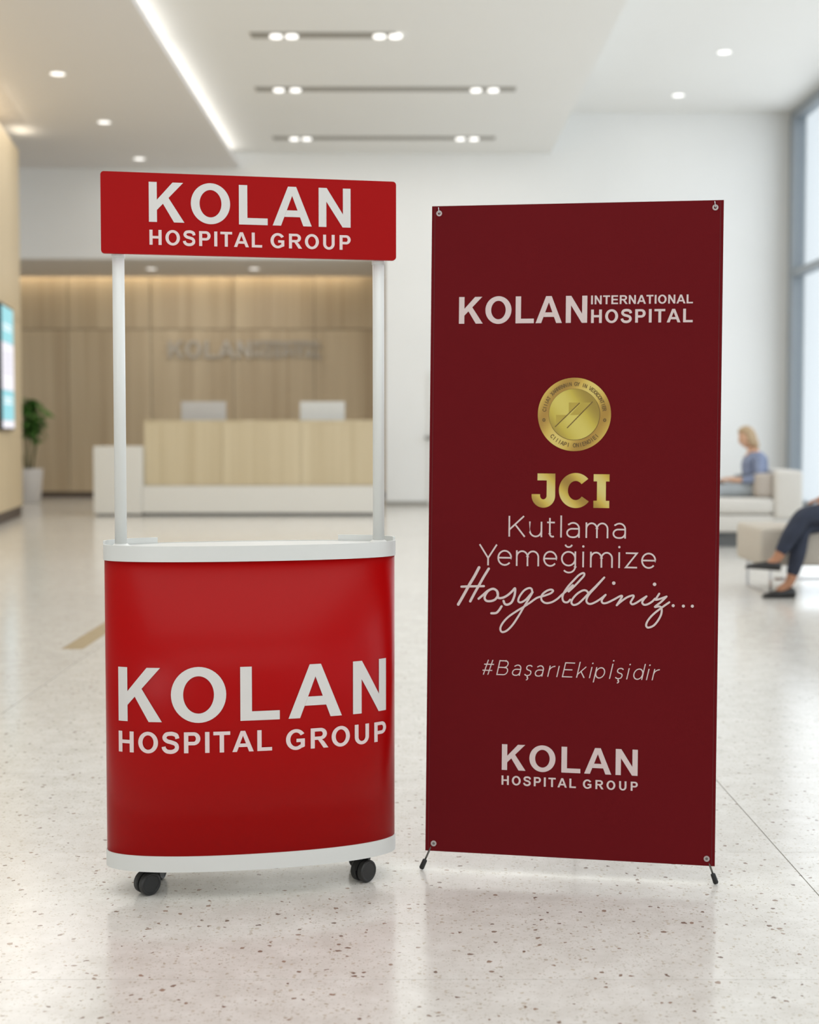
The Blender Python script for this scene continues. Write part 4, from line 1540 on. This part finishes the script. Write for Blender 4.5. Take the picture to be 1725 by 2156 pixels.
# far leg stands on the floor, near leg crosses over it
J.update({'lhip': (.04, .10, .60, .092), 'lknee': (-.42, -.18, .525, .064), 'lshin': (-.455, -.215, .31, .054), 'lank': (-.515, -.235, .105, .036), 'ltoe': (-.62, -.25, .040, .030),
          'rhip': (.03, -.09, .62, .092), 'rknee': (-.425, -.26, .625, .066), 'rshin': (-.535, -.275, .455, .056), 'rank': (-.63, -.28, .285, .036), 'rtoe': (-.72, -.28, .235, .030),
          'lsh': (.12, .175, 1.02, .056), 'lelb': (.06, .25, .80, .044), 'lwri': (-.16, .06, .735, .029), 'lhand': (-.22, .00, .725, .027),
          'rsh': (.12, -.155, 1.02, .056), 'relb': (.08, -.24, .80, .044), 'rwri': (-.14, -.17, .735, .029), 'rhand': (-.205, -.16, .725, .027)})
for t in 'lr':
    E_ += [('pelvis', t + 'hip'), (t + 'hip', t + 'knee'), (t + 'knee', t + 'shin'), (t + 'shin', t + 'ank'), (t + 'ank', t + 'toe'),
           ('ubreast', t + 'sh'), (t + 'sh', t + 'elb'), (t + 'elb', t + 'wri'), (t + 'wri', t + 'hand')]
    fingers(J, E_, None, J[t + 'hand'][:3], (-1, .1, -.15), (0, 1, 0), t, Vector((-.004, 0, -.022)), .95)
HC, HF, HU = (.045, 0, 1.265), (-1, 0, -.12), (-.1, 0, 1)
body2 = skin('body', J, E_, M['skin2'], pm, 2, extra=lambda bm: head_into(bm, HC, HF, HU, 1.0))
face_bits(body2, HC, HF, HU)
hair_cap(pm, HC, HF, HU, M['brown_hair'], 1.0, .10, False)
T = {k: (*J[k][:3], J[k][3] + .018, (J[k][4] if len(J[k]) > 4 else J[k][3]) + .018) for k in ('pelvis', 'waist', 'chest', 'ubreast', 'lsh', 'lelb', 'rsh', 'relb')}
for t in 'lr':
    a, b_ = Vector(J[t + 'elb'][:3]), Vector(J[t + 'wri'][:3])
    T[t + 'cuff'] = (*a.lerp(b_, .88), .038, .038)
T['collar'] = (.105, 0, 1.09, .064, .07)
T['hemf'] = (-.24, -.05, .695, .085, .15)
skin('blouse', T, [('pelvis', 'waist'), ('pelvis', 'hemf'), ('waist', 'chest'), ('chest', 'ubreast'), ('ubreast', 'collar'), ('ubreast', 'lsh'), ('lsh', 'lelb'), ('lelb', 'lcuff'),
                   ('ubreast', 'rsh'), ('rsh', 'relb'), ('relb', 'rcuff')], M['taupe_top'], pm)
T = {'pelvis': (.09, .02, .625, .138, .165)}
ED = []
for t in 'lr':
    for k in ('hip', 'knee', 'shin'):
        T[t + k] = (*J[t + k][:3], J[t + k][3] + .012)
    a, b_ = Vector(J[t + 'shin'][:3]), Vector(J[t + 'ank'][:3])
    T[t + 'hem'] = (*a.lerp(b_, .80), .046)
    ED += [('pelvis', t + 'hip'), (t + 'hip', t + 'knee'), (t + 'knee', t + 'shin'), (t + 'shin', t + 'hem')]
skin('trousers', T, ED, M['navy'], pm)
shoe('shoe', (-.475, -.235, 0), (-.725, -.26, 0), M['shoe'], pm)
shoe('shoe', (-.60, -.28, .205), (-.86, -.285, .225), M['shoe'], pm)
